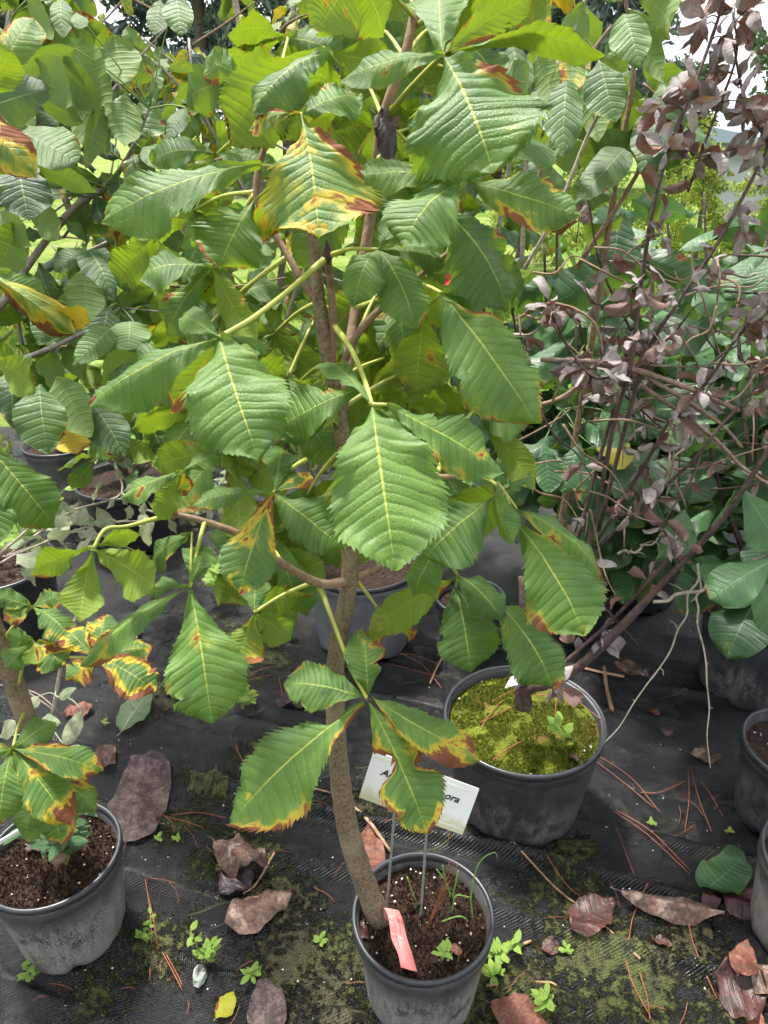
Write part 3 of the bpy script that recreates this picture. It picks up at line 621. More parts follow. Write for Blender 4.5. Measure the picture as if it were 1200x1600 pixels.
compound(tree_a, (650, 30), (560, -40), .95, [((500, 48), 96, K(under=True, roll=10, d=.0, col=(.15, .25, .7, .1))), ((600, 60), 80, K(d=.1, col=(.0, .05, .5, .3)))], Da=1.06)
compound(tree_a, (652, 40), (800, -50), .92, [((862, 40), 60, K(under=True, col=(.35, .5, .6, .1))), ((700, 60), 60, K(d=.1, under=True, col=(.1, .1, .6, .1))), ((900, 12), 46, K(under=True, col=(.7, .5, .6, .3)))], Da=1.06)
compound(tree_a, (478, 718), (428, 770), .90, [
    ((374, 930), 82, K(roll=5, d=-.05, col=(.03, .46, .5, .3), fold=.15, droop=.6)),
    ((538, 858), 88, K(roll=-10, d=-.02, col=(.0, .10, .35, .3), fold=.1, droop=.6, side=-.3)),
    ((300, 790), 36, K(roll=15, d=.0, col=(.05, .15, .5, .3), fold=.3)),
    ((482, 738), 40, K(roll=-10, d=.06, col=(.1, .5, .5, .3))),
    ((440, 700), 50, K(d=.08, col=(.0, .1, .35, .3)))], Da=1.05)
compound(tree_a, (735, 742), (790, 770), .92, [
    ((662, 872), 108, K(b=(772, 775), roll=6, d=-.02, col=(.02, .05, .35, .3), fold=.12, droop=.5)),
    ((912, 992), 126, K(b=(805, 815), roll=-8, d=-.05, col=(.12, .16, .68, .5), fold=.12, droop=.45)),
    ((938, 905), 62, K(b=(808, 796), roll=-24, d=.02, col=(.15, .26, .66, .4), fold=.35)),
    ((800, 850), 44, K(roll=40, d=-.04, col=(.0, .05, .55, .3), fold=.7, b=(776, 752))),
    ((828, 742), 34, K(roll=-30, d=.03, col=(.0, .05, .5, .3), fold=.8, wave=.25)),
    ((700, 820), 80, K(d=.10, db=.04, roll=15, under=True, col=(.05, .1, .5, .2)))], Da=1.05)
compound(tree_a, (680, 845), (715, 900), 1.10, [
    ((736, 1052), 92, K(b=(712, 918), roll=4, d=-.04, db=.03, col=(.12, .05, .28, .2))),
    ((782, 968), 64, K(roll=-18, d=-.02, db=-.03, col=(.0, .05, .25, .2), fold=.3)),
    ((862, 1074), 88, K(b=(768, 935), roll=-10, d=-.05, db=-.02, col=(.0, .05, .35, .3), fold=.12)),
    ((578, 985), 60, K(roll=10, d=.03, under=True, col=(.05, .22, .4, .2))),
    ((650, 930), 62, K(roll=20, d=.02, db=-.05, col=(.0, .08, .35, .2), b=(690, 850)))], Da=1.2)
compound(tree_a, (320, 815), (297, 917), .97, [
    ((331, 1133), 120, K(b=(298, 922), roll=3, d=-.06, col=(.03, .12, .66, .45), fold=.12, droop=.45, side=.1)),
    ((128, 1042), 48, K(b=(290, 920), roll=22, d=-.02, col=(.05, .26, .62, .3), fold=.7, droop=.5, side=-.15)),
    ((322, 853), 56, K(roll=0, d=.05, col=(.0, .06, .55, .4))),
    ((232, 922), 36, K(roll=18, d=.02, col=(.0, .15, .5, .3))),
    ((240, 888), 44, K(roll=12, d=.05, b=(300, 832), db=.03, col=(.05, .3, .5, .4)))], Da=1.03)
compound(tree_a, (270, 803), (146, 857), .95, [
    ((47, 898), 56, K(roll=-10, d=-.02, under=True, col=(.06, .12, .7, .1), fold=.2)),
    ((126, 972), 62, K(roll=5, d=-.03, under=True, col=(.05, .08, .75, .1))),
    ((243, 918), 78, K(roll=0, d=-.02, under=True, col=(.05, .08, .75, .1), side=.2)),
    ((218, 836), 36, K(roll=10, d=.02, under=True, col=(.03, .05, .7, .1)))], Da=1.02, mid=[(200, 822, .98), (165, 827, .96)])
compound(tree_a, (272, 801), (283, 737), .97, [
    ((188, 778), 44, K(roll=22, d=-.02, col=(.03, .2, .6, .3), fold=.5)), ((248, 810), 46, K(roll=-10, d=-.03, under=True, col=(.03, .05, .7, .1))),
    ((345, 712), 40, K(roll=-12, d=.03, col=(.0, .1, .5, .3))), ((292, 775), 34, K(roll=-30, d=.03, under=True, col=(.1, .6, .5, .2)))], Da=1.02)
compound(tree_a, (499, 914), (573, 1091), 1.06, [
    ((360, 1287), 124, K(b=(568, 1096), roll=8, d=-.03, col=(.05, .28, .64, .6), fold=.12, droop=.35, bites=((.2, 1, .8, .07), (.85, 1, .35, .04)))),
    ((443, 1068), 76, K(b=(566, 1090), roll=6, d=.02, col=(.0, .22, .45, .5), droop=.6, fold=.2)),
    ((568, 988), 62, K(b=(575, 1086), roll=0, d=.04, col=(.0, .24, .5, .5))),
    ((752, 1188), 66, K(b=(582, 1089), roll=-10, d=-.01, col=(.12, .36, .62, .5), side=-.5, fold=.2, droop=.6)),
    ((668, 1304), 100, K(b=(577, 1097), roll=-6, d=-.04, col=(.08, .44, .62, .4), fold=.1, droop=.35, bites=((.45, 1, .88, .10), (.56, -1, .45, .07), (.78, 1, .35, .03), (.22, -1, .3, .05)), crumple=.06))], Da=1.13, mid=[(520, 970, 1.10), (549, 1045, 1.08)], r=.0032)
compound(tree_a, (486, 911), (397, 957), 1.10, [
    ((372, 1040), 62, K(roll=4, d=-.02, under=True, col=(.3, .38, .5, .1))), ((455, 1000), 55, K(roll=-8, d=.03, under=True, col=(.05, .05, .6, .1))),
    ((400, 900), 44, K(d=.05, col=(.0, .1, .5, .3))), ((470, 930), 50, K(d=.05, under=True, col=(.1, .1, .6, .2)))], Da=1.13)
compound(tree_a, (556, 905), (610, 985), 1.20, [((560, 1010), 40, K(under=True, col=(.2, .5, .5, .1))), ((648, 985), 40, K(under=True, col=(.2, .55, .5, .1)))], Da=1.17)
compound(tree_a, (505, 480), (450, 590), 1.08, [((380, 660), 70, K(col=(.0, .05, .3, .3))), ((470, 700), 80, K(col=(.0, .05, .3, .3))), ((520, 660), 70, K(under=True, col=(.05, .05, .5, .2))), ((410, 560), 60, K(under=True, col=(.1, .1, .5, .2)))])
compound(tree_a, (240, 376), (245, 372), 1.15, [((188, 448), 66, K(under=True, col=(.1, .05, .75, .1))), ((270, 440), 55, K(under=True, col=(.05, .05, .6, .1)))])
# inner leaves of the crown, deeper and smaller
inner = [((520, 600), (600, 560)), ((520, 560), (450, 620)), ((535, 700), (600, 760)), ((535, 700), (470, 790)), ((500, 480), (560, 500)), ((530, 640), (690, 560)), ((556, 480), (650, 470)), ((540, 760), (680, 720)), ((590, 250), (640, 200)), ((600, 190), (650, 240)), ((580, 330), (560, 300)), ((632, 90), (690, 40)), ((632, 90), (580, 40)), ((600, 190), (560, 120)), ((400, 300), (330, 420)), ((430, 180), (380, 120)), ((540, 760), (430, 830)), ((700, 395), (720, 330)), ((430, 180), (340, 240)), ((400, 300), (300, 330)), ((450, 400), (370, 470)), ((450, 400), (300, 540)), ((420, 700), (330, 640)), ((420, 700), (350, 700)), ((480, 655), (400, 620)), ((500, 470), (430, 520)), ((560, 520), (600, 440)), ((640, 445), (610, 560)), ((680, 745), (740, 640)), ((600, 735), (640, 640)), ((632, 90), (740, 130)), ((650, 10), (600, -30)), ((650, 10), (740, -20)), ((430, 180), (450, 60)), ((440, 880), (420, 850))]
for (a, h) in inner:
    Dh = 1.10 + .16 * rng.random(); lv = []
    n = int(rng.integers(4, 6)); a0 = rng.random() * 6.28
    for q in range(n):
        an = a0 + q * 6.283 / n * .8; ln = 85 + 45 * rng.random()
        lv.append(((h[0] + ln * math.cos(an), h[1] + ln * (.75 * math.sin(an) + .45)), 50 + 28 * rng.random(), K(d=.08 * (rng.random() - .5), roll=(rng.random() - .5) * 50, under=bool(rng.random() < .55), col=(.05 + .15 * rng.random(), .05 + .2 * rng.random() * (rng.random() < .5), .3 + .4 * rng.random(), .3), rows=40, half_cols=4)))
    compound(tree_a, a, h, Dh, lv, Da=1.08)

# ------------------------------------------------------------------ leaning chestnut at the left edge
tree_b = thing('chestnut_tree', (SL[1].x, SL[1].y, SL[1].z), 'young chestnut with scorched orange leaves in the bottom left pot', 'tree')
tube('trunk', [PD(92, 1340, 1.52), PD(86, 1290, 1.48), PD(62, 1190, 1.42), PD(40, 1120, 1.38), PD(5, 1020, 1.32), PD(-40, 900, 1.25), PD(-70, 700, 1.15), PD(-60, 450, 1.05), PD(-50, 250, 1.0)], [.018, .019, .019, .0185, .018, .016, .013, .010, .008], M['bark'], tree_b, 12, 60, .04)
compound(tree_b, (38, 1115), (20, 1170), 1.22, [
    ((85, 1128), 42, K(d=.04, col=(.0, .12, .5, .3))), ((160, 1205), 52, K(d=.0, roll=-10, col=(.12, .36, .6, .4), side=-.3)),
    ((110, 1290), 66, K(d=-.03, roll=-4, col=(.2, .45, .6, .4), fold=.2)), ((0, 1290), 60, K(d=-.04, col=(.08, .2, .6, .4))), ((-50, 1190), 50, K(col=(.1, .3, .6, .3)))], Da=1.36)
compound(tree_b, (52, 1155), (70, 1205), 1.26, [((150, 1268), 48, K(d=-.02, roll=-12, col=(.1, .3, .6, .3))), ((95, 1320), 52, K(d=-.03, col=(.15, .4, .6, .3))), ((40, 1315), 46, K(d=-.03, roll=10, col=(.05, .2, .6, .3)))], Da=1.39)
compound(tree_b, (0, 1010), (50, 948), 1.26, [
    ((-12, 930), 32, K(col=(.05, .2, .5, .3))), ((5, 968), 36, K(col=(.35, .5, .6, .3))), ((112, 1000), 48, K(d=-.03, roll=-10, col=(.05, .2, .5, .3), fold=.25)),
    ((95, 930), 36, K(d=.03, col=(.0, .3, .5, .3)))], Da=1.32)
compound(tree_b, (28, 1075), (52, 1003), 1.24, [
    ((8, 1045), 42, K(col=(.0, .08, .5, .3), fold=.3)), ((12, 990), 30, K(col=(.0, .06, .5, .3))), ((100, 1040), 56, K(d=-.02, col=(.25, .5, .55, .3), fold=.2)), ((60, 1040), 36, K(col=(.1, .2, .6, .2), under=True))], Da=1.35)
compound(tree_b, (12, 1047), (150, 1028), 1.2, [
    ((240, 1082), 66, K(d=-.02, roll=-5, col=(.15, .6, .6, .3), crumple=.12, fold=.1)), ((238, 1012), 46, K(d=.03, roll=-10, col=(.35, .5, .6, .3), crumple=.1)),
    ((108, 1062), 50, K(d=-.02, roll=5, col=(.3, .45, .6, .3))), ((105, 985), 44, K(d=.03, col=(.3, .6, .6, .3), crumple=.15)), ((165, 960), 44, K(d=.06, col=(.2, .6, .6, .3), crumple=.15))], Da=1.34)
compound(tree_b, (-60, 640), (-20, 560), 1.0, [
    ((88, 825), 84, K(b=(-25, 690), roll=-10, d=.03, col=(.12, .14, .3, .3), fold=.2)), ((55, 610), 60, K(roll=-15, under=True, col=(.12, .1, .6, .1))), ((-10, 860), 80, K(b=(-60, 700), col=(.0, .06, .5, .3)))], Da=1.1)
compound(tree_b, (-55, 380), (-25, 425), .98, [
    ((118, 522), 62, K(roll=15, d=.0, col=(.6, .5, .6, .2), fold=1.2, droop=.5, roll_edge=.5)), ((140, 505), 40, K(b=(85, 478), d=.03, under=True, col=(.8, .2, .6, .2))),
    ((70, 480), 60, K(d=.05, col=(.1, .12, .55, .3), roll=-12))], Da=1.04)
compound(tree_b, (-52, 240), (-20, 160), .98, [((58, 278), 64, K(roll=15, col=(.55, .58, .6, .3), fold=.5, side=-.5)), ((22, 275), 70, K(d=.03, col=(.2, .1, .7, .3), under=True)), ((55, 30), 50, K(col=(.35, .5, .7, .3), d=.05)), ((20, 80), 60, K(under=True, col=(.15, .1, .7, .1)))], Da=1.0)

# ------------------------------------------------------------------ broad-leaved trees
def near_branch(br, p):
    best, bd = None, 9
    for C in br:
        d = np.linalg.norm(C - np.array(p), axis=1); i = int(d.argmin())
        if d[i] < bd: bd = d[i]; best = C[i]
    return Vector(best), bd
def hung_leaves(tree, key, br, items, mat_pet='petiole', maxpet=.34):
    for it in items:
        (b, tp, w, D) = it[:4]; o = dict(it[4]) if len(it) > 4 else {}
        d = o.pop('d', -.03); B = PD(*b, D); T = PD(*tp, D + d); L = (T - B).length; W = S(w, D)
        q, bd = near_branch(br, B); kw = {k: o.pop(k) for k in ('under', 'roll', 'col', 'upw') if k in o}
        pr = dict(prof=o.pop('prof', 'ovate' if key == 'simple' else 'obovate'), rows=26, half_cols=5, N=10 if key == 'simple' else 11, pleat=.016, fold=.05 + .2 * rng.random(), droop=.2 + .6 * rng.random(), side=(rng.random() - .5) * .3, wave=.05); pr.update(o)
        P, F, U = leaf_geo(L, W, **pr)
        if .01 < bd < maxpet:
            qq = orient(B, T, kw.get('under', False), kw.get('roll', 0), kw.get('upw', .5)); ql = qq.inverted() @ (q - B)
            V2, F2, U2, _ = tube_geo([Vector((0, 0, 0)), ql * .5 + Vector((0, -.01, 0)), ql], [.0016, .0015, .002], 4, 6)
            bb = len(P); P = list(P) + [tuple(v) for v in V2]; F = list(F) + [tuple(i + bb for i in f) for f in F2]; U = list(U) + [(.5, .25)] * len(V2)
        obj('leaf', mesh_data('leaf', P, F, M[key], U), tree, B, orient(B, T, kw.get('under', False), kw.get('roll', 0), kw.get('upw', .5)), color=kw.get('col', (.05, .03, .5, .3)))
def sprout(tree, key, C, n, size, colf, span=(.15, 1.0), droopf=.5, under_p=.3, spread=1.0, upw=.6, wild=.35):
    m = len(C)
    for k in range(n):
        f = span[0] + (span[1] - span[0]) * (k + rng.random()) / n; i = min(m - 2, int(f * (m - 1))); p = Vector(C[i]); tv = Vector(C[i + 1] - C[i]).normalized()
        a = k * 2.4 + rng.random(); side = tv.orthogonal().normalized(); side = Matrix.Rotation(a, 3, tv) @ side
        d = (side * spread + tv * .35 + Vector(rng.normal(size=3)) * wild + Vector((0, 0, -droopf - .5 * rng.random()))).normalized(); L = size[0] + (size[1] - size[0]) * rng.random()
        B = p + side * L * .14 + Vector((0, 0, .02 * L)); T = B + d * L
        lleaf(key, tree, B, T, bool(rng.random() < under_p), (rng.random() - .5) * (70 + 90 * wild), colf(), upw=upw, wf=.75 + .4 * rng.random())
def bpts(tree, pts, r, mat='grey_bark', sides=7, bump=.05, knob=.1, name='branch'):
    P = [PD(*p) for p in pts]; tube(name, P, r, M[mat], tree, sides, None, bump, knob); return catmull([tuple(p) for p in P], 24)
def cf(y=(0, .15), s=(0, .15), t=(.2, .8), sp=.3):
    return lambda: (y[0] + (y[1] - y[0]) * rng.random(), s[0] + (s[1] - s[0]) * rng.random() ** 2, t[0] + (t[1] - t[0]) * rng.random(), sp)

tree_c = thing('broadleaf_tree', tuple(G(-60, 900)), 'young grey stemmed tree with big smooth ovate leaves at upper left', 'tree')
bc = [bpts(tree_c, [(-80, 900, 2.16), (-60, 600, 1.91), (20, 450, 1.78), (110, 330, 1.71), (168, 290, 1.68), (205, 235, 1.66), (233, 170, 1.64)], [.014, .012, .0095, .008, .007, .005, .003]),
      bpts(tree_c, [(110, 330, 1.71), (60, 200, 1.71), (70, 60, 1.71), (110, -60, 1.71)], [.008, .007, .006, .005]),
      bpts(tree_c, [(20, 450, 1.78), (-20, 250, 1.66), (10, 60, 1.61), (30, -80, 1.61)], [.009, .008, .007, .006]),
      bpts(tree_c, [(-60, 600, 1.91), (40, 560, 1.76), (130, 520, 1.71), (190, 480, 1.71)], [.008, .006, .005, .003]),
      bpts(tree_c, [(285, 275, 1.86), (245, 200, 1.81), (195, 150, 1.76), (160, 60, 1.76)], [.004, .0045, .004, .003]),
      bpts(tree_c, [(60, 420, 1.91), (120, 400, 1.86), (200, 360, 1.86), (270, 290, 1.88)], [.006, .005, .0045, .004])]
bk = K(under=True, col=(.02, .03, .85, .1))
hung_leaves(tree_c, 'simple', bc, [
    ((-28, 172), (86, 138), 78, 1.32, K(roll=10, col=(.0, .0, .05, .1), pleat=.03)),
    ((22, 202), (120, 255), 74, 1.30, K(roll=5, col=(.0, .02, .75, .2), prof='obovate')),
    ((56, 92), (112, 165), 66, 1.42, K(under=True, col=(.0, .02, .8, .2))),
    ((100, 62), (168, 182), 84, 1.5, bk), ((84, 95), (160, 176), 62, 1.47, K(under=True, col=(.03, .02, .5, .1))), ((118, 76), (8, 118), 38, 1.45, bk),
    ((28, 255), (46, 346), 80, 1.36, K(col=(.0, .02, .0, .1))), ((-10, 255), (55, 300), 80, 1.4, K(col=(.0, .02, .1, .1))),
    ((58, 262), (152, 300), 42, 1.42, bk), ((44, 312), (95, 372), 54, 1.45, K(under=True, col=(.05, .05, .5, .1))),
    ((195, 152), (196, 230), 52, 1.5, K(under=True, col=(.2, .12, .2, .1))), ((160, 165), (134, 264), 34, 1.48, K(under=True, col=(.1, .15, .4, .1), fold=.8)),
    ((275, -10), (284, 56), 48, 1.55, K(col=(.0, .02, .6, .2))), ((250, 0), (240, 56), 34, 1.6, K(col=(.0, .02, .5, .2))),
    ((220, 230), (277, 264), 38, 1.5, K(col=(.0, .02, .6, .2))), ((291, 168), (261, 217), 28, 1.5, K(col=(.0, .02, .65, .2))),
    ((178, 55), (192, 132), 64, 1.6, bk), ((42, 0), (82, 62), 38, 1.5, bk), ((95, -5), (99, 60), 34, 1.52, K(col=(.05, .02, .7, .2))), ((120, 20), (124, 46), 26, 1.5, K(col=(.0, .02, .7, .2))),
    ((0, 100), (20, 250), 70, 1.45, bk), ((120, 140), (170, 240), 80, 1.55, bk), ((60, 160), (130, 190), 46, 1.5, bk),
    ((62, 600), (76, 710), 78, 1.3, K(col=(.0, .05, .6, .3))), ((88, 590), (142, 684), 62, 1.4, K(col=(.0, .03, .45, .2), under=True)), ((145, 632), (197, 718), 64, 1.42, K(col=(.0, .03, .2, .2), prof='ovate')),
    ((203, 502), (200, 549), 62, 1.35, K(prof='round', col=(.0, .02, 1, .4), rows=20)), ((172, 514), (114, 572), 44, 1.32, K(prof='heart', col=(.0, .03, 1, .4), serr=.04)),
    ((130, 418), (136, 505), 58, 1.5, K(under=True, col=(.1, .05, .5, .1))), ((140, 392), (180, 470), 52, 1.42, K(col=(.0, .02, .2, .1), prof='heart')), ((132, 388), (84, 426), 34, 1.42, K(col=(.0, .02, .4, .1))),
    ((30, 345), (0, 430), 62, 1.5, K(under=True, col=(.05, .05, .5, .1))), ((0, 330), (50, 385), 50, 1.5, K(under=True, col=(.05, .1, .5, .1))), ((220, 540), (160, 600), 50, 1.5, bk), ((170, 480), (150, 560), 52, 1.55, K(col=(.1, .2, .3, .1))),
    ((110, 660), (120, 712), 62, 1.42, K(under=True, col=(.95, .55, .6, .1))), ((200, 560), (180, 600), 50, 1.5, K(col=(.0, .03, .6, .3))), ((90, 470), (60, 540), 50, 1.5, K(col=(.0, .03, .6, .3))),
])
for C, n in zip(bc, (26, 30, 30, 16, 12, 20)):
    sprout(tree_c, 'simple', C, n, (.06, .16), cf((0, .35), (0, .4), (-.3, 1)), (.2, 1), .6, .42)

# a second, thinner tree behind, with small yellowed drooping leaves
tree_d = thing('sapling_tree', tuple(G(330, 690)), 'thin many stemmed sapling with small pale curled leaves behind the chestnut', 'tree')
bd_ = [bpts(tree_d, [(420, 660, 3.2), (410, 420, 2.7), (400, 200, 2.5), (378, 60, 2.45), (360, -40, 2.45)], [.014, .013, .012, .011, .010]),
       bpts(tree_d, [(420, 660, 3.2), (440, 420, 2.7), (480, 220, 2.6), (465, 60, 2.6), (448, -40, 2.6)], [.012, .012, .011, .010, .009]),
       bpts(tree_d, [(430, 660, 3.2), (500, 420, 2.7), (520, 250, 2.6), (495, 90, 2.6), (480, -40, 2.6)], [.014, .014, .013, .013, .012]),
       bpts(tree_d, [(440, 660, 3.2), (560, 400, 2.8), (560, 200, 2.7), (545, 60, 2.7), (540, -40, 2.7)], [.010, .010, .009, .008, .007]),
       bpts(tree_d, [(500, 70, 2.4), (540, 35, 2.35), (585, 5, 2.3), (620, -20, 2.3)], [.008, .007, .006, .005]),
       bpts(tree_d, [(400, 330, 2.5), (350, 240, 2.4), (300, 130, 2.35), (225, 60, 2.3)], [.006, .006, .006, .004]),
       bpts(tree_d, [(350, 240, 2.4), (310, 170, 2.3), (255, 110, 2.25), (200, 70, 2.2)], [.006, .006, .006, .004]),
       bpts(tree_d, [(410, 420, 2.7), (330, 350, 2.5), (310, 220, 2.4), (295, 60, 2.4)], [.006, .005, .005, .004])]
for C, n in zip(bd_, (26, 22, 26, 22, 12, 22, 22, 24)):
    sprout(tree_d, 'simple', C, n, (.055, .11), cf((.1, .7), (0, .55), (.6, 1)), (.3, 1), 1.0, .4, .8)

for k in range(34):     # bare and half-bare twigs criss-crossing the upper left
    x, y = 20 + 480 * rng.random(), 40 + 480 * rng.random(); a = -.9 + .9 * rng.normal(); l = 70 + 120 * rng.random(); D = 1.75 + .7 * rng.random()
    C = bpts(tree_d, [(x, y, D), (x + l * .5 * math.cos(a) + 6 * rng.normal(), y + l * .5 * math.sin(a) + 6 * rng.normal(), D), (x + l * math.cos(a), y + l * math.sin(a), D - .03)], [.0035, .003, .0018], ['grey_bark', 'twig'][k % 2], 6, .08, .25)
    if k % 3 == 0: sprout(tree_d, 'simple', C, 3, (.05, .09), cf((.2, .8), (.1, .6), (.4, 1)), (.4, 1), 1.0, .4, .8)

tree_e = thing('broadleaf_tree', tuple(G(900, 860)), 'slender stemmed tree with hanging light green ovate leaves at upper right', 'tree')
be = [bpts(tree_e, [(870, 860, 2.2), (930, 500, 1.85), (965, 260, 1.7), (990, 110, 1.65), (975, -20, 1.6)], [.010, .008, .007, .006, .004], 'twig'),
      bpts(tree_e, [(820, 420, 1.7), (870, 330, 1.6), (915, 220, 1.55), (936, 178, 1.5)], [.0045, .004, .004, .0035], 'pale_twig'),
      bpts(tree_e, [(835, 300, 1.75), (870, 190, 1.7), (905, 110, 1.7), (955, 40, 1.7)], [.005, .005, .0045, .003], 'twig'),
      bpts(tree_e, [(815, 420, 2.0), (830, 200, 1.9), (900, 40, 1.9), (930, -60, 1.9)], [.006, .006, .005, .004], 'pale_twig'),
      bpts(tree_e, [(900, 420, 1.8), (985, 290, 1.7), (1040, 180, 1.65), (1005, 130, 1.65)], [.006, .005, .004, .003], 'twig')]
hung_leaves(tree_e, 'simple', be, [
    ((974, 22), (1000, 106), 62, 1.5, K(col=(.0, .02, .9, .1))), ((986, 16), (1036, 130), 44, 1.54, K(under=True, col=(.0, .02, .7, .1))), ((936, 94), (962, 192), 64, 1.5, K(col=(.0, .02, .45, .1))),
    ((886, 124), (880, 247), 60, 1.5, K(col=(.0, .02, .6, .1))), ((916, 112), (936, 224), 50, 1.56, bk), ((1036, 176), (1000, 272), 74, 1.6, K(prof='heart', col=(.0, .03, .35, .2))),
    ((976, 232), (898, 320), 58, 1.6, K(prof='heart', col=(.0, .03, .5, .1))), ((1050, 120), (1080, 150), 34, 1.6, K(col=(.0, .02, .6, .1))), ((860, 210), (905, 270), 46, 1.6, bk),
    ((905, 60), (890, 150), 50, 1.7, K(under=True, col=(.4, .5, .6, .1))), ((840, 80), (860, 170), 44, 1.75, bk), ((800, 60), (815, 170), 50, 1.75, K(col=(.05, .02, .5, .1))), ((985, 130), (1000, 240), 44, 1.75, bk)])
for C, n in zip(be, (8, 0, 3, 8, 8)):
    if n: sprout(tree_e, 'simple', C, n, (.12, .19), cf((0, .15), (0, .15), (.3, .9)), (.4, 1), 1.0, .5)

# serrate-leaved sapling in the pot left of centre
tree_f = thing('toothed_sapling', tuple(G(200, 760)), 'bushy sapling with toothed mid green leaves behind the left half of the chestnut', 'tree')
bf = [bpts(tree_f, p_, [.010, .008, .006, .004], 'grey_bark') for p_ in [[(210, 745, 2.7), (230, 600, 2.3), (250, 470, 2.1), (230, 300, 2.0)], [(210, 745, 2.7), (300, 620, 2.3), (350, 500, 2.1), (360, 340, 2.0)], [(200, 745, 2.7), (140, 600, 2.2), (110, 480, 2.0), (150, 330, 1.95)], [(210, 745, 2.7), (350, 640, 2.4), (430, 540, 2.2), (470, 430, 2.1)], [(200, 745, 2.7), (90, 640, 2.2), (40, 560, 2.0), (20, 420, 1.9)], [(350, 500, 2.1), (300, 420, 2.05), (290, 340, 2.0), (310, 250, 2.0)]]]
for C, n in zip(bf, (40, 40, 40, 32, 36, 20)):
    sprout(tree_f, 'chest', C, n // 2, (.10, .18), cf((0, .3), (0, .35), (-.2, .9)), (.12, 1), .6, .4); sprout(tree_f, 'simple', C, n // 2, (.07, .14), cf((0, .3), (0, .35), (-.2, .9)), (.08, 1), .6, .4)
tree_g = thing('broadleaf_tree', tuple(G(640, 700)), 'leafy tree filling the gap behind the chestnut leader stem', 'tree')
bg = [bpts(tree_g, p_, [.012, .010, .007, .004], 'grey_bark') for p_ in [[(640, 690, 3.2), (620, 480, 2.8), (570, 260, 2.6), (560, 80, 2.5)], [(640, 690, 3.2), (670, 450, 2.8), (690, 250, 2.6), (720, 60, 2.5)], [(640, 690, 3.2), (740, 480, 2.7), (790, 300, 2.5), (800, 120, 2.45)], [(640, 690, 3.2), (560, 520, 2.8), (470, 380, 2.6), (420, 250, 2.5)]]]
for C, n in zip(bg, (30, 30, 30, 24)): sprout(tree_g, 'simple', C, n, (.12, .22), cf((0, .3), (0, .25), (0, .9)), (.25, 1), .7, .45)

# dark leaved shrubs on the right
def shrub(loc, stems, label, n_each, size, cfun, mat='plum_bark'):
    s = thing('leafy_shrub', loc, label, 'shrub', 'dark broad leaved shrubs'); CC = []
    for st in stems:
        C = bpts(s, st, [.009, .008, .006, .004], mat, 6); CC.append(C); sprout(s, 'shrub', C, n_each, size, cfun, (.12, 1), .55, .16, 1.0, .7)
    return s, CC
dk = cf((0, .06), (0, .12), (.05, .75), .2)
def stems_px(bx, by, bD, tops, D):
    return [[(bx, by, bD), (bx + (x - bx) * .35, by + (y - by) * .35, bD + (D - bD) * .4), (bx + (x - bx) * .75, by + (y - by) * .68, D + .05), (x, y, D - .05 + .1 * rng.random())] for x, y in tops]
sh1, c1 = shrub(tuple(G(1010, 880)), stems_px(1010, 870, 2.55, [(900, 480), (960, 330), (1020, 420), (1080, 480), (1130, 600), (950, 650), (880, 640), (1050, 690)], 2.2), 'dark green broad leaved shrub behind the purple canes', 17, (.17, .28), dk)
sh2, c2 = shrub(tuple(G(1195, 975)), stems_px(1190, 950, 2.05, [(1110, 700), (1180, 640), (1230, 560), (1150, 460), (1215, 400), (1200, 800)], 1.95), 'broad leaved shrub growing from the black pot on the right', 15, (.15, .25), dk)
sh3, c3 = shrub(tuple(G(860, 800)), stems_px(870, 800, 2.9, [(800, 480), (850, 380), (790, 600), (900, 560), (870, 300), (960, 440), (740, 420)], 2.7), 'shaded dark shrub deep behind the toothed chestnut leaves', 15, (.17, .27), dk)
sh4, c4 = shrub(tuple(G(1140, 740)), stems_px(1120, 760, 3.2, [(1040, 330), (1100, 300), (1160, 330), (1210, 300), (1100, 500), (1190, 500), (1010, 300)], 2.9), 'tall broad leaved shrub at far right below the orange post', 15, (.18, .28), cf((0, .1), (0, .12), (.3, 1)))
hung_leaves(sh1, 'shrub', c1, [
    ((968, 322), (955, 432), 88, 1.95, K(col=(.0, .0, .1, .2))), ((1086, 705), (1080, 788), 74, 2.0, K(col=(.0, .0, .15, .1))), ((1030, 700), (960, 780), 60, 2.0, K(col=(.0, .0, .3, .1))), ((905, 690), (880, 770), 62, 2.0, K(col=(.1, .1, .6, .1))),
    ((940, 640), (975, 700), 50, 1.95, K(col=(.05, .0, .9, .1))), ((1050, 640), (1060, 700), 34, 1.9, K(under=True, col=(.1, .0, .9, .1))), ((850, 690), (858, 770), 44, 2.0, K(col=(.1, .12, .7, .1))), ((930, 700), (990, 715), 50, 2.0, K(col=(.9, .35, .6, .1)))])
hung_leaves(sh2, 'shrub', c2, [
    ((1070, 795), (1054, 872), 54, 1.7, K(col=(.0, .0, .7, .1), pleat=.03)), ((1160, 762), (1222, 860), 70, 1.55, K(col=(.0, .0, .8, .1))), ((1215, 872), (1108, 936), 72, 1.5, K(col=(.0, .0, .85, .2), fold=.3)),
    ((1192, 392), (1134, 468), 60, 1.8, K(col=(.0, .0, .6, .1), pleat=.04)), ((1145, 470), (1080, 478), 46, 1.85, K(col=(.25, .02, 1, .2))), ((1205, 490), (1130, 500), 60, 1.85, K(under=True, col=(.1, .02, .7, .2))),
    ((1200, 400), (1190, 480), 60, 1.75, K(col=(.0, .0, .6, .1), pleat=.035)), ((1175, 900), (1230, 1000), 60, 1.55, K(col=(.0, .0, .8, .1)))])

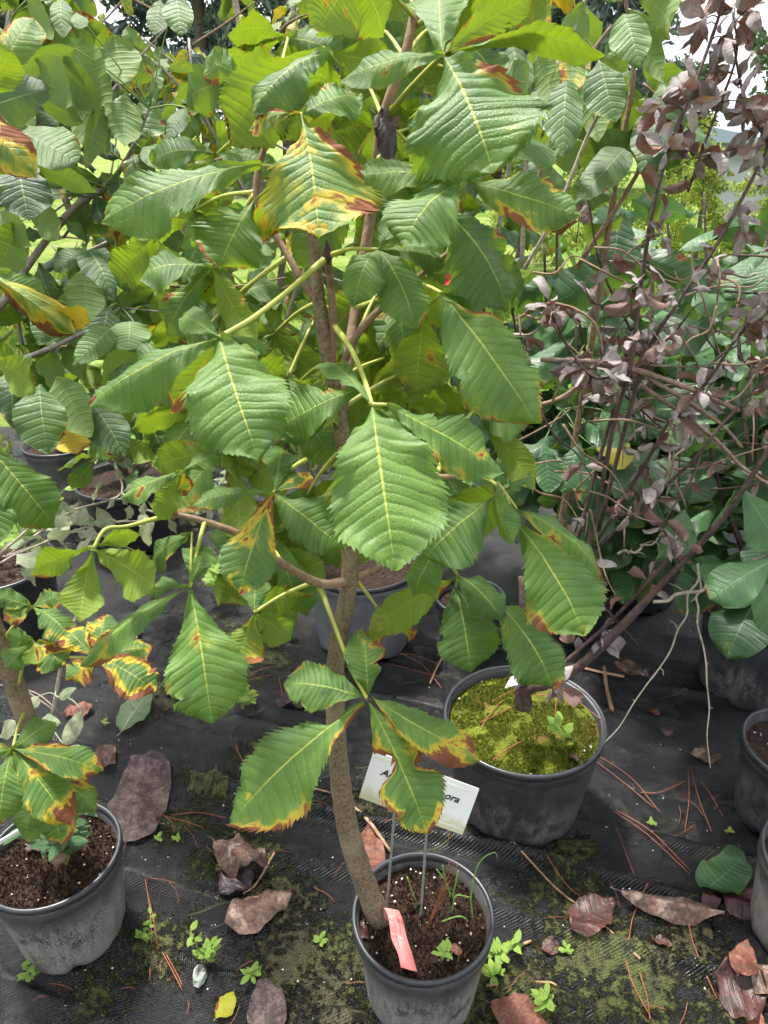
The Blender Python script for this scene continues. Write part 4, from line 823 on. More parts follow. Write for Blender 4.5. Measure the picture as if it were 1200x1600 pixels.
# ------------------------------------------------------------------ purple leaved shrub in the mossy pot
plum = thing('purple_shrub', (SM[1].x, SM[1].y, SM[1].z), 'straggly purple leaved shrub with long arching canes in the mossy pot', 'shrub')
def dpl(px, py):    # canes lean right and towards the back as they rise
    return 1.78 - .35 * (1080 - py) / 1000
canes = [
    ([(818, 1105, 1.76), (822, 1075, 1.74), (880, 1060, 1.70), (955, 995, 1.64), (1050, 895, 1.56), (1130, 808, 1.5), (1210, 690, 1.45)], [.023, .019, .012, .0115, .0105, .0095, .0085], 10),
    ([(850, 1062, 1.73), (900, 1020, 1.69), (960, 965, 1.66), (1040, 878, 1.6), (1060, 840, 1.6)], [.009, .008, .007, .006, .004], 12),
    ([(830, 1075, 1.74), (860, 960, 1.72), (910, 880, 1.68), (940, 760, 1.62), (962, 650, 1.56), (985, 575, 1.52), (1005, 420, 1.46), (1026, 300, 1.42), (1062, 190, 1.4), (1090, 120, 1.4), (1125, 20, 1.4), (1140, -50, 1.4)], [.011, .010, .009, .0085, .008, .0075, .007, .0065, .006, .0055, .005, .004], 74),
    ([(935, 830, 1.66), (1005, 570, 1.56), (1060, 472, 1.52), (1112, 395, 1.5), (1165, 300, 1.48), (1230, 170, 1.46)], [.008, .0075, .007, .0065, .006, .005], 34),
    ([(930, 850, 1.68), (1010, 722, 1.6), (1052, 648, 1.56), (1102, 600, 1.54), (1150, 530, 1.5), (1210, 460, 1.48)], [.007, .0065, .006, .0055, .005, .004], 34),
    ([(930, 858, 1.66), (1010, 785, 1.6), (1080, 722, 1.55), (1135, 655, 1.52), (1190, 598, 1.5), (1240, 540, 1.5)], [.0065, .006, .0055, .0055, .005, .004], 18),
    ([(1075, 300, 1.45), (1110, 200, 1.43), (1150, 90, 1.42), (1145, 20, 1.42)], [.0045, .004, .004, .003], 26),
    ([(1240, 260, 1.45), (1190, 205, 1.44), (1160, 140, 1.44), (1145, 60, 1.44)], [.0055, .005, .0045, .003], 22),
    ([(860, 970, 1.72), (905, 830, 1.7), (960, 640, 1.68), (1000, 560, 1.66), (940, 420, 1.6), (915, 300, 1.6), (900, 380, 1.6)], [.009, .008, .007, .005, .0045, .003, .002], 24),
    ([(985, 575, 1.52), (930, 590, 1.52), (880, 530, 1.55), (860, 470, 1.58)], [.005, .0045, .004, .003], 18),
    ([(1000, 1010, 1.64), (930, 930, 1.66), (900, 870, 1.66), (880, 800, 1.66)], [.003, .004, .004, .003], 14),
    ([(1060, 470, 1.52), (1000, 480, 1.54), (960, 520, 1.54), (920, 600, 1.55)], [.004, .004, .003, .002], 12)]
pc = cf((0, .3), (0, .3), (.0, 1), .8)
NP = [0]; MASS = [MB() for _ in range(4)]
def clusters(C, n, size):
    k = 0; m = len(C); n = int(n * 1.7)
    while k < n:
        f = .12 + .88 * rng.random(); i = min(m - 2, int(f * (m - 1))); p = Vector(C[i]) + (Vector(C[i + 1]) - Vector(C[i])) * rng.random(); q = int(rng.integers(2, 6))
        out = Vector(rng.normal(size=3)); out.z = abs(out.z) * .3; out.normalize(); sp = p + out * (.012 + .03 * rng.random())
        if q > 3: tube('spur', [p, (p + sp) / 2 + Vector((0, 0, .004)), sp], [.0014, .0012, .001], M['plum_bark'], plum, 5, 5)
        else: sp = p
        for z in range(q):
            d = (out * .6 + Vector(rng.normal(size=3)) * .75 + Vector((0, 0, -.75 * rng.random() - .15))).normalized(); L = size[0] + (size[1] - size[0]) * rng.random(); B = sp + d * L * .22
            k += 1; NP[0] += 1; un = bool(rng.random() < .3); ro = (rng.random() - .5) * 160; wf = .7 + .4 * rng.random()
            if NP[0] % 5 < 3 and NP[0] < 480: lleaf('purple', plum, B, B + d * L, un, ro, pc(), upw=.3, wf=wf)
            else:
                me = LIB['purple'][int(rng.integers(16))]; q4 = orient(B, B + d * L, un, ro, .3); uvd = me.uv_layers[0].data; vu = {}
                for lp in me.loops: vu[lp.vertex_index] = tuple(uvd[lp.index].uv)
                MASS[NP[0] % 4].add([q4 @ Vector((v.co.x * L * wf, v.co.y * L, v.co.z * L)) + B - WL[plum.name] for v in me.vertices], [tuple(p_.vertices) for p_ in me.polygons], [vu[i_] for i_ in range(len(me.vertices))])
for pts, r, n in canes:
    C = bpts(plum, pts, [x * (.60 if x < .0115 else .9) for x in r], 'plum_bark', 9, .10, .18, 'cane')
    if n: clusters(C if len(pts) < 9 else C[8:], int(n * .92), (.034, .058))
# fine dead twigs tangled between the canes
for k in range(70):
    x, y = 800 + 380 * rng.random(), 380 + 420 * rng.random(); a = rng.normal() * .5 + (0 if rng.random() < .6 else 1.6); l = 60 + 110 * rng.random(); D = 1.55 + .2 * rng.random()
    pts = [(x, y, D), (x + l * .35 * math.cos(a) + rng.normal() * 6, y + l * .35 * math.sin(a) + rng.normal() * 8, D + .03 * rng.normal()), (x + l * .7 * math.cos(a) + rng.normal() * 6, y + l * .7 * math.sin(a) + rng.normal() * 10, D + .03 * rng.normal()), (x + l * math.cos(a), y + l * math.sin(a) + 8, D)]
    C = bpts(plum, pts, [.0026, .0022, .0018, .001], ['plum_bark', 'twig', 'lichen_bark'][k % 3], 5, .1, .3, 'dead_twig')
    if k % 3 == 0: clusters(C, 3, (.03, .05))
for k, mb in enumerate(MASS):
    o = obj('leaf_mass', mb.mesh('leaf_mass', M['purple']), plum, WL[plum.name], color=((.05, .0, .1, .5), (.1, .1, .5, .8), (.0, .0, .9, .8), (.2, .2, .4, .5))[k]); o['kind'] = 'stuff'
for pts, r, m in [([(805, 500, 1.6), (860, 474, 1.58), (925, 500, 1.56), (945, 560, 1.55)], [.0035, .0035, .003, .003], 'twig'),
                  ([(845, 562, 1.6), (950, 568, 1.55), (1060, 600, 1.55), (1155, 642, 1.55)], [.0055, .006, .006, .004], 'lichen_bark'),
                  ([(985, 575, 1.57), (1080, 630, 1.56), (1132, 668, 1.56), (1160, 700, 1.56)], [.005, .005, .004, .003], 'lichen_bark'),
                  ([(1000, 600, 1.6), (1110, 680, 1.6), (1160, 730, 1.6), (1215, 765, 1.6)], [.0045, .0045, .004, .003], 'lichen_bark'),
                  ([(1090, 880, 1.6), (1068, 965, 1.6), (1020, 1062, 1.62), (945, 1160, 1.66)], [.0022, .002, .0017, .001], 'pale_twig'),
                  ([(1092, 900, 1.58), (1090, 960, 1.58), (1106, 1060, 1.58), (1110, 1200, 1.6)], [.002, .002, .0017, .001], 'pale_twig'),
                  ([(1020, 940, 1.6), (1085, 922, 1.58), (1140, 895, 1.56), (1195, 868, 1.55)], [.004, .0035, .003, .002], 'pale_twig'),
                  ([(965, 865, 1.66), (1000, 855, 1.64), (1040, 835, 1.63)], [.003, .0025, .002], 'pale_twig'),
                  ([(815, 900, 1.75), (818, 960, 1.75), (825, 1060, 1.76)], [.008, .009, .010], 'plum_bark'),
                  ([(845, 960, 1.75), (850, 1000, 1.75), (842, 1070, 1.76)], [.007, .008, .009], 'plum_bark'),
                  ([(800, 640, 1.75), (880, 620, 1.7), (940, 560, 1.65)], [.005, .005, .004], 'lichen_bark'),
                  ([(900, 680, 1.62), (920, 655, 1.6), (930, 630, 1.6)], [.002, .0018, .001], 'plum_bark')]:
    if m == 'pale_twig':
        q_ = catmull(pts, 11); q_[1:-1] += rng.normal(size=(9, 3)) * np.array([3.5, 3.5, .004]); pts = [tuple(p_) for p_ in q_]
        for j_ in range(2, 10, 2):
            e_ = (pts[j_][0] + rng.normal() * 12, pts[j_][1] + rng.normal() * 10, pts[j_][2]); bpts(plum, [pts[j_], ((pts[j_][0] + e_[0]) / 2 + 2, (pts[j_][1] + e_[1]) / 2 - 2, pts[j_][2]), e_], [.0013, .001, .0006], m, 5, .1, 0, 'spur')
    bpts(plum, pts, r, m, 7, .15, .3, 'dead_twig')
for b, tp, w in [((918, 335), (846, 348), 26), ((905, 345), (850, 352), 22)]:
    leaflet(tree_a, PD(*b, .84), PD(*tp, .84), S(w, .84), mat='rust', name='withered_tip', crumple=.3, fold=1.2, wave=.2)

# ------------------------------------------------------------------ distant setting
def foliage_mat(name, c1, c2, tr=.25):
    t = NT(name); oi = t.n('ShaderNodeObjectInfo'); geo = t.n('ShaderNodeNewGeometry'); n = t.noise(geo.outputs['Position'], 1.1, 3, .6)
    c = t.mix(t.step(t.math('ADD', n, t.math('MULTIPLY', t.math('SUBTRACT', geo.outputs['Random Per Island'], .5), .5)), .3, .7), c1, c2)
    tl = t.n('ShaderNodeBsdfTranslucent'); t.put(tl.inputs['Color'], c); ms = t.n('ShaderNodeMixShader'); t.put(ms.inputs[0], tr)
    t.t.links.new(t.bsdf(c, .7, .2), ms.inputs[1]); t.t.links.new(tl.outputs[0], ms.inputs[2]); return t.done(ms.outputs[0])
M['pine'] = foliage_mat('hazed_pine_foliage', (.075, .110, .105), (.19, .24, .22), .25)  # distance haze painted into the needle colour, paler and bluer than the pines
M['far_leaf'] = foliage_mat('far_foliage', (.060, .105, .050), (.13, .19, .085))
M['gold'] = foliage_mat('golden_foliage', (.13, .20, .025), (.32, .38, .06), .3)
M['dark_bark'] = bark_mat('pine_bark', (.05, .04, .035), (.12, .10, .085), 12, .2)
def crown_mesh(name, mat, H, Rr, n, leaf, shape, clumps=40, z0=.15):
    mb = []; rg = np.random.default_rng(abs(hash(name)) % 1000 if False else sum(map(ord, name)))
    cl = []
    for k in range(clumps):
        f = z0 + (1 - z0) * rg.random() ** (.8 if shape == 'cone' else .6); a = rg.random() * 6.283
        rr = Rr * ((1 - f) * 1.05 + .05 if shape == 'cone' else math.sqrt(max(.05, 1 - ((f - .58) / .48) ** 2))) * (.35 + .65 * math.sqrt(rg.random()))
        cl.append((rr * math.cos(a), rr * math.sin(a), f * H, Rr * (.16 + .16 * rg.random())))
    cl = np.array(cl); ix = rg.integers(0, clumps, n); dirs = rg.normal(size=(n, 3)); dirs /= np.linalg.norm(dirs, axis=1)[:, None]
    C = cl[ix, :3] + dirs * cl[ix, 3:4] * rg.random((n, 1)) ** .4 * np.array([1, 1, .6 if shape == 'cone' else .8])
    a1 = rg.normal(size=(n, 3)); a1[:, 2] -= .3; a1 /= np.linalg.norm(a1, axis=1)[:, None]; a2 = np.cross(a1, rg.normal(size=(n, 3))); a2 /= np.linalg.norm(a2, axis=1)[:, None]
    l = leaf * (.6 + .8 * rg.random((n, 1))); w = l * (.28 if shape == 'cone' else .5)
    V = np.stack([C - a1 * l, C + a2 * w, C + a1 * l, C - a2 * w], 1).reshape(-1, 3); F = np.arange(4 * n).reshape(n, 4)
    return mesh_data(name, V, F, mat, smooth=False)
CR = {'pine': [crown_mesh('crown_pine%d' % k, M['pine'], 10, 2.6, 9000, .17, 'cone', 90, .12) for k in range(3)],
      'broad': [crown_mesh('crown_broad%d' % k, M['far_leaf'], 6, 2.4, 8000, .11, 'ball', 60, .15) for k in range(2)],
      'gold': [crown_mesh('crown_gold%d' % k, M['gold'], 2.0, .75, 6000, .035, 'cone', 60, .03) for k in range(2)]}
def far_tree(kind, x, y, sc, label, cat='tree', group=None):
    nm = {'pine': 'pine_tree', 'broad': 'broadleaf_tree', 'gold': 'golden_conifer'}[kind]
    t = thing(nm, (x, y, 0), label, cat, group); H = {'pine': 10, 'broad': 6, 'gold': 2.0}[kind]
    me = CR[kind][int(rng.integers(len(CR[kind])))]; c = obj('crown', me, t, (x, y, 0)); c.scale = (sc, sc, sc); c.rotation_euler = (0, 0, rng.random() * 6)
    tube('trunk', [(x, y, -.1), (x + .05, y, H * sc * .45), (x, y + .05, H * sc * .9)], [.028 * H * sc, .018 * H * sc, .004 * H * sc], M['dark_bark'], t, 7, 8)
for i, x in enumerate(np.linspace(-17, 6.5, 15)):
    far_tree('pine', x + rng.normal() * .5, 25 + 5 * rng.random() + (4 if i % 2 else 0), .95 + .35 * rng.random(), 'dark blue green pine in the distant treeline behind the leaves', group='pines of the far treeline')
for x, y, s, lb in [(10.5, 30, .62, 'pale far tree low on the horizon right of the light green leaves'), (14.2, 27, 1.12, 'tall hazy tree against the sky at the right edge'), (17.5, 34, .9, 'distant tree at the far right beyond the orange post'), (8.2, 36, .6, 'small distant tree under the white sky'), (12.5, 40, .65, 'distant low tree behind the hazy tall tree')]: far_tree('broad', x, y, s, lb)
for x, y, s in [(3.4, 9.2, .92), (4.3, 9.0, .95), (5.2, 9.6, 1.0), (2.6, 10, .95), (6.1, 9.3, .9), (3.0, 7.6, .75), (4.7, 7.4, .72), (3.9, 6.4, .62), (1.8, 10.5, .8), (5.6, 7.2, .7)]:
    far_tree('gold', x, y, s, 'bright yellow green conifer bush in the row behind the purple canes', 'bush', 'golden conifer bushes')
# low building with a slate blue roof and an orange post with a lantern
M['blue_roof'] = plain('blue_roof', (.20, .25, .33), .35, .5, .1, 3); M['wall_paint'] = plain('pale_wall', (.20, .22, .25), .7, .3, .1, 3)
M['orange'] = plain('orange_post', (.55, .27, .08), .6, .4, .15, 9); M['black'] = plain('black_metal', (.01, .01, .012), .4, .5)
def box(name, x0, x1, y0, y1, z0, z1, mat, parent, slope=0):
    V = [(x0, y0, z0), (x1, y0, z0), (x1, y1, z0), (x0, y1, z0), (x0, y0, z1), (x1, y0, z1), (x1, y1, z1 + slope), (x0, y1, z1 + slope)]
    return obj(name, mesh_data(name, V, [(0, 3, 2, 1), (4, 5, 6, 7), (0, 1, 5, 4), (1, 2, 6, 5), (2, 3, 7, 6), (3, 0, 4, 7)], mat, smooth=False), parent, (0, 0, 0))
bl = thing('shed', (8.6, 17, 0), 'low pale shed with slate blue roof far at the right edge', 'shed')
box('wall', 7.6, 10.6, 16, 19, -.02, 1.45, M['wall_paint'], bl)
for k in range(12): box('roof_panel', 7.5 + k * .27, 7.5 + k * .27 + .262, 15.8, 19.2, 1.452, 1.50, M['blue_roof'], bl, .28)
for k in range(3): box('window', 7.9 + k * .9, 8.4 + k * .9, 15.97, 16.0, .7, 1.2, M['black'], bl)
po = thing('lantern_post', (8.15, 15.5, 0), 'orange post topped with a black lantern in front of the blue roof', 'post')
box('post', 8.06, 8.24, 15.41, 15.59, -.02, 1.95, M['orange'], po)
V, F = lathe_geo([(.001, 1.95), (.10, 1.955), (.08, 2.0), (.06, 2.03), (.09, 2.05), (.10, 2.16), (.12, 2.18), (.05, 2.26), (.015, 2.30), (.001, 2.34)], 12)
obj('lantern', mesh_data('lantern', V, F, M['black']), po, (8.15, 15.5, 0))

# ------------------------------------------------------------------ grass and weeds behind
def grass(name, n, x0, x1, y0, y1, h, mat, label, seed):
    rg = np.random.default_rng(seed); x = x0 + (x1 - x0) * rg.random(n); y = y0 + (y1 - y0) * rg.random(n) ** 1.3
    k = fbm(x * 1.6 + 40, y * 1.6 + 11, 3); keep = k > .40; x, y, k = x[keep], y[keep], k[keep]; m = len(x)
    hh = h * (.35 + 1.1 * rg.random(m)) * np.clip((k - .36) * 5, .3, 1.4); a = rg.random(m) * 6.283; w = .004 + .005 * rg.random(m); lean = hh * (.2 + .6 * rg.random(m)); b = rg.random(m) * 6.283
    dx, dy = np.cos(a) * w, np.sin(a) * w; z0 = -.012
    P = np.stack([np.stack([x - dx, y - dy, 0 * x + z0], -1), np.stack([x + dx, y + dy, 0 * x + z0], -1), np.stack([x + dx * .7 + lean * .35 * np.cos(b), y + dy * .7 + lean * .35 * np.sin(b), hh * .6], -1), np.stack([x + lean * np.cos(b), y + lean * np.sin(b), hh], -1)], 1).reshape(-1, 3)
    i = np.arange(m) * 4; F = np.concatenate([np.stack([i, i + 1, i + 2], 1), np.stack([i, i + 2, i + 3], 1)])
    o = obj(name, mesh_data(name, P, F, mat, smooth=False)); tag(o, label, 'grass', kind='stuff')
M['grass'] = foliage_mat('grass_blades', (.11, .20, .03), (.30, .38, .07), .3)
grass('grass', 30000, -5, 4, 3.6, 9.5, .22, M['grass'], 'bright green grass and weeds growing behind the pots', 3)
M['small_leaf'] = M['weed']
def weed(px, py, h, nst, nlf, ls, label, z=0.0, name='weed', key='weed', spread=.35, cfun=None, up=.2, cat='weed', world=None):
    c = world or G(px, py, z); t = thing(name, tuple(c), label, cat); mb = MB(); cfun = cfun or cf((0, .2), (0, .06), (.3, 1), .1); lf = MB()
    for s_ in range(nst):
        a = rng.random() * 6.283; tip = c + Vector((math.cos(a) * h * spread * (.3 + rng.random()), math.sin(a) * h * spread * (.3 + rng.random()), h * (.6 + .4 * rng.random())))
        m = (c + tip) / 2 + Vector((0, 0, h * .12)); V, F, U, C = tube_geo([Vector((0, 0, -.004)), m - c, tip - c], [.0013, .001, .0006], 4, 8); mb.add(V, F, U)
        for q in range(nlf):
            f = .25 + .75 * (q + 1) / nlf; p = Vector(C[min(7, int(f * 7))]) + c; an = q * 2.4 + rng.random(); L = ls * (.7 + .6 * rng.random())
            d = Vector((math.cos(an), math.sin(an), up + .4 * rng.random() - .2)).normalized()
            lleaf(key, t, p, p + d * L, False, (rng.random() - .5) * 30, cfun(), upw=1.2)
    o = obj('stem', mb.mesh('stem', M['petiole']), t, c); return t

VW = [(120, 800, 1), (190, 810, 2), (250, 790, 3), (300, 820, 4), (90, 840, 5), (330, 790, 6), (160, 840, 7)]
# ------------------------------------------------------------------ variegated shrub at the left edge
va = thing('variegated_shrub', (KPOT.x, KPOT.y, .26), 'sprawling shrub with cream and green leaves in the left edge pot', 'shrub')
vb = [bpts(va, p_, r_, 'pale_twig', 6) for p_, r_ in [
    ([(10, 870, 2.0), (60, 850, 2.05), (150, 820, 2.15), (250, 812, 2.25)], [.004, .003, .0025, .002]), ([(0, 865, 2.0), (40, 830, 2.05), (60, 800, 2.1), (70, 780, 2.1)], [.004, .003, .002, .001]),
    ([(10, 870, 2.0), (110, 800, 2.3), (190, 770, 2.5), (170, 700, 2.6), (180, 660, 2.6)], [.004, .004, .003, .003, .002]), ([(190, 770, 2.5), (240, 800, 2.4), (310, 795, 2.4), (380, 770, 2.5)], [.003, .003, .003, .002]),
    ([(0, 880, 1.9), (40, 860, 1.95), (130, 830, 2.0), (210, 860, 2.0)], [.003, .003, .002, .001])]]
for C, n in zip(vb, (14, 6, 14, 14, 10)): sprout(va, 'varieg', C, n, (.06, .11), cf((0, .1), (0, .08), (.2, 1), .2), (.2, 1), .4, .2, 1.0, .9)
vs2 = thing('variegated_sapling', tuple(G(78, 1140)), 'thin grey twig with pale variegated leaves beside the leaning chestnut stem', 'sapling')
vb2 = [bpts(vs2, p_, r_, 'pale_twig', 6) for p_, r_ in [([(78, 1140, 1.78), (92, 1060, 1.72), (108, 990, 1.68), (146, 912, 1.62)], [.0055, .005, .0045, .003]), ([(85, 1110, 1.76), (40, 1080, 1.76), (0, 1070, 1.76)], [.002, .002, .0015]), ([(90, 1110, 1.76), (60, 1085, 1.76), (30, 1075, 1.76)], [.002, .0015, .001])]]
hung_leaves(vs2, 'varieg', vb2, [((128, 1110), (98, 1170), 26, 1.72, K(prof='lance', col=(0, 0, .9, .2))), ((60, 1088), (40, 1112), 20, 1.72, K(prof='lance', col=(0, 0, .7, .2))), ((92, 1090), (120, 1075), 18, 1.7, K(prof='lance', col=(0, 0, .7, .2))), ((105, 1170), (145, 1190), 24, 1.72, K(prof='lance', col=(0, 0, 1, .2))), ((0, 1150), (30, 1130), 30, 1.72, K(prof='lance', col=(0, 0, .5, .2))), ((50, 1140), (95, 1130), 34, 1.74, K(prof='lance', col=(0, 0, .5, .2)))])

# ------------------------------------------------------------------ fallen leaves, needles, sticks
def fallen(b, tp, w, mat, label, z=.006, name='fallen_leaf', key=None, col=(.05, .05, .5, .3), nrm=None, **kw):
    B = G(*b, z); T = G(*tp, z); D = (B - CAM).dot(FWD); L = (T - B).length
    ang = math.atan2(tp[1] - b[1], tp[0] - b[0]); dep = math.asin(min(1, (CAM.z) / (B - CAM).length)); W = S(w, D) / max(.3, math.sqrt(math.sin(ang) ** 2 + (math.cos(ang) * math.sin(dep)) ** 2))
    p = dict(prof='ovate', rows=22, half_cols=5, N=11, pleat=.012, fold=-.1 + .25 * rng.random(), droop=-.3 + .6 * rng.random(), side=(rng.random() - .5) * .4, wave=.09, crumple=.16, stalk=L * .12); p.update(kw)
    P, F, U = leaf_geo(L, W, **p); P = np.array(P); P[:, 2] -= P[:, 2].min()
    a = (T - B).normalized(); n = Vector(nrm or (0, 0, 1)); n = (n - a * n.dot(a)).normalized(); q = Matrix((a.cross(n), a, n)).transposed().to_quaternion()
    gz = 0
    if z < .05:
        mq = np.array(q.to_matrix()); Wp = P @ mq.T + np.array(B); dz = ground_height(Wp[:, 0], Wp[:, 1]); P = P + np.outer(dz, np.linalg.inv(mq) @ np.array([0, 0, 1.0]))
    o = obj(name, mesh_data(name, P, F, M[key or mat], U), None, B + Vector((0, 0, gz)), q, color=col); return tag(o, label, 'leaf', 'fallen leaves')
fallen((198, 1318), (240, 1172), 92, 'mauve', 'large flat mauve grey leaf beside the bottom left pot', prof='round', crumple=.06, wave=.03)
fallen((352, 1452), (456, 1402), 56, 'dry', 'pale brown leaf with dark stains left of the front pot', crumple=.1)
fallen((338, 1345), (420, 1372), 48, 'dry', 'crumpled brown leaf curled up on the mossy cloth', crumple=.6, fold=.6, wave=.25, roll_edge=.5)
fallen((345, 1400), (400, 1350), 46, 'black_leaf', 'blackened wet leaf under the crumpled brown one', crumple=.3)
fallen((414, 1625), (416, 1534), 64, 'mauve', 'broad dark mauve leaf cut by the bottom edge')
fallen((338, 1594), (366, 1553), 30, 'weed', 'small yellow leaf near the bottom edge', key='weed', col=(.9, .25, .8, .2), crumple=.05)
fallen((583, 1392), (577, 1292), 46, 'rust', 'pinkish rust leaf propped behind the rim of the front pot', nrm=(0, -.6, .8))
fallen((890, 1462), (958, 1408), 56, 'maroon', 'glossy maroon leaf on the moss right of the front pot', serr=.05)
fallen((968, 1408), (1128, 1440), 34, 'dry', 'long curled grey brown leaf below the fresh green leaf', fold=.9, crumple=.2, prof='lance')
fallen((1102, 1396), (1160, 1344), 58, 'shrub', 'fresh green leaf lying on the dark cloth at right', key='shrub', col=(.0, .02, .6, .1), z=.02, prof='round', crumple=.04)
fallen((1112, 1392), (1215, 1448), 54, 'maroon', 'dark purple ribbed leaf half under the fresh green leaf', pleat=.04)
fallen((1098, 1424), (1122, 1398), 24, 'maroon', 'small red purple leaf touching the fresh green leaf')
fallen((1112, 1535), (1196, 1560), 76, 'maroon', 'wide wet dark brown leaf at lower right')
fallen((1150, 1532), (1165, 1480), 44, 'rust', 'rust orange leaf curled on top of the wet dark one', fold=.5, z=.03)
fallen((1176, 1555), (1216, 1520), 40, 'dry', 'tan leaf at the right edge beside the rust orange one', z=.02)
fallen((766, 1572), (858, 1612), 58, 'rust', 'reddish brown leaf at the foot of the front pot', crumple=.1)
fallen((1168, 1570), (1188, 1625), 28, 'rust', 'narrow orange leaf in the bottom right corner')
fallen((190, 1148), (234, 1084), 44, 'varieg', 'pale grey green fallen leaf behind the large mauve leaf', key='varieg', col=(0, .05, .1, .6), crumple=.05)
fallen((205, 1012), (214, 978), 22, 'dry', 'small tan leaf standing behind the orange scorched leaves', nrm=(0, -.7, .6))
fallen((262, 1088), (296, 1066), 28, 'mauve', 'mauve leaf half hidden behind the long hanging leaflet')
fallen((432, 1112), (478, 1094), 30, 'mauve', 'dark crumpled leaf between weed and trunk', crumple=.4)
fallen((100, 1118), (148, 1108), 22, 'rust', 'rusty curled leaf among the pale variegated ones', crumple=.4)
fallen((848, 1468), (872, 1490), 26, 'maroon', 'small maroon leaf near the white crumbs')
fallen((1015, 1110), (1030, 1120), 12, 'rust', 'tiny red leaf on the cloth behind the pale twigs')
fallen((1030, 1142), (1052, 1150), 14, 'mauve', 'tiny mauve leaf between the two pale twigs')
fallen((1078, 1180), (1130, 1190), 20, 'dry', 'small dry brown leaf by the hanging twig tip', crumple=.5)
fallen((960, 1040), (1012, 1060), 22, 'dry', 'crumpled brown leaf behind the mossy pot rim', crumple=.5)
fallen((890, 1178), (905, 1190), 10, 'maroon', 'tiny maroon petal on the moss edge', z=.29)
fallen((1020, 1470), (1050, 1480), 18, 'maroon', 'tiny dark leaf scrap on the moss at lower right')
fallen((575, 1470), (560, 1438), 26, 'maroon', 'red brown leaf inside the front pot at its left wall', z=.222, crumple=.3, nrm=(.5, -.3, .8))
fallen((700, 1478), (722, 1492), 16, 'rust', 'small rust leaf on the soil of the front pot', z=.226, crumple=.3)
fallen((40, 1330), (75, 1310), 26, 'maroon', 'dark red leaf on the soil of the bottom left pot', z=.226, crumple=.3)
fallen((150, 1185), (180, 1200), 30, 'dry', 'dry leaf scrap beside the pale sapling twig', crumple=.4)
fallen((20, 1005), (70, 990), 26, 'dry', 'dull brown leaf in the shade behind the leaning stem')
fallen((905, 960), (940, 945), 26, 'mauve', 'dull mauve leaf in front of the shaded dark pot')
fallen((300, 985), (330, 970), 24, 'mauve', 'dull leaf behind the dark scorched hanging leaf')

M['red_needle'] = M['needle']
def needle(pts, r=.0011, label=None, z=.006, mat='needle', name='pine_needle', cat='needle', group='loose pine needles'):
    Q = [G(x, y, z + .004 * rng.random()) for x, y in pts]
    for q in Q: q.z += float(ground_height(np.array(q.x), np.array(q.y))) if z < .05 else 0
    o = tube(name, Q, [r], M[mat], None, 4, 5 * (len(Q) - 1) + 1); tag(o, label, cat, group)
NL = 'thin red brown pine needle lying on the dark cloth'
for pts in [[(920, 1182), (970, 1220), (1022, 1262)], [(930, 1178), (985, 1215), (1030, 1268)], [(958, 1268), (1010, 1310), (1078, 1366)], [(962, 1266), (1015, 1305), (1080, 1362)], [(1078, 1200), (1092, 1250), (1112, 1300)], [(1075, 1200), (1076, 1250), (1070, 1300)], [(1000, 1520), (1012, 1560), (1015, 1595)], [(978, 1502), (990, 1540), (1018, 1592)],
            [(228, 1378), (236, 1440), (234, 1532)], [(230, 1390), (242, 1450), (252, 1520)], [(255, 1495), (270, 1520), (285, 1548)], [(262, 1500), (280, 1530), (284, 1540)], [(268, 1275), (310, 1270), (352, 1278)], [(245, 1278), (290, 1290), (320, 1304)], [(368, 1066), (410, 1058), (455, 1050)], [(436, 1060), (440, 1080), (442, 1098)], [(385, 1055), (420, 1048), (440, 1042)],
            [(360, 1150), (368, 1170), (380, 1190)], [(960, 1290), (980, 1340), (1012, 1420)], [(1075, 1440), (1085, 1480), (1120, 1560)], [(1095, 1220), (1110, 1240), (1130, 1276)], [(1000, 1240), (1030, 1240), (1070, 1222)], [(850, 1350), (890, 1390), (940, 1420)], [(1010, 1390), (990, 1430), (980, 1480)], [(600, 1030), (640, 1025), (690, 1040)], [(610, 1040), (650, 1050), (690, 1060)], [(620, 1020), (660, 1040), (690, 1075)]]:
    needle(pts, .0013, NL)
for k in range(46):
    x, y = rng.random() * 1150 + 20, 1180 + rng.random() * 400; a = rng.random() * 3.14; l = 18 + 30 * rng.random(); needle([(x, y), (x + l * .5 * math.cos(a) + 3, y + l * .5 * math.sin(a) - 2), (x + l * math.cos(a), y + l * math.sin(a))], .0008, NL)
for pts in [[(770, 1095), (800, 1080), (858, 1066)], [(748, 1130), (790, 1110), (830, 1090)], [(752, 1135), (770, 1110), (785, 1095)], [(880, 1075), (905, 1098), (945, 1128)], [(770, 1188), (790, 1172), (815, 1158)], [(873, 1070), (868, 1110), (866, 1150)], [(835, 1085), (870, 1088), (905, 1086)]]:
    needle(pts, .0013, 'orange brown pine needle lying on the moss of the wide pot', .292, group='needles on the moss')
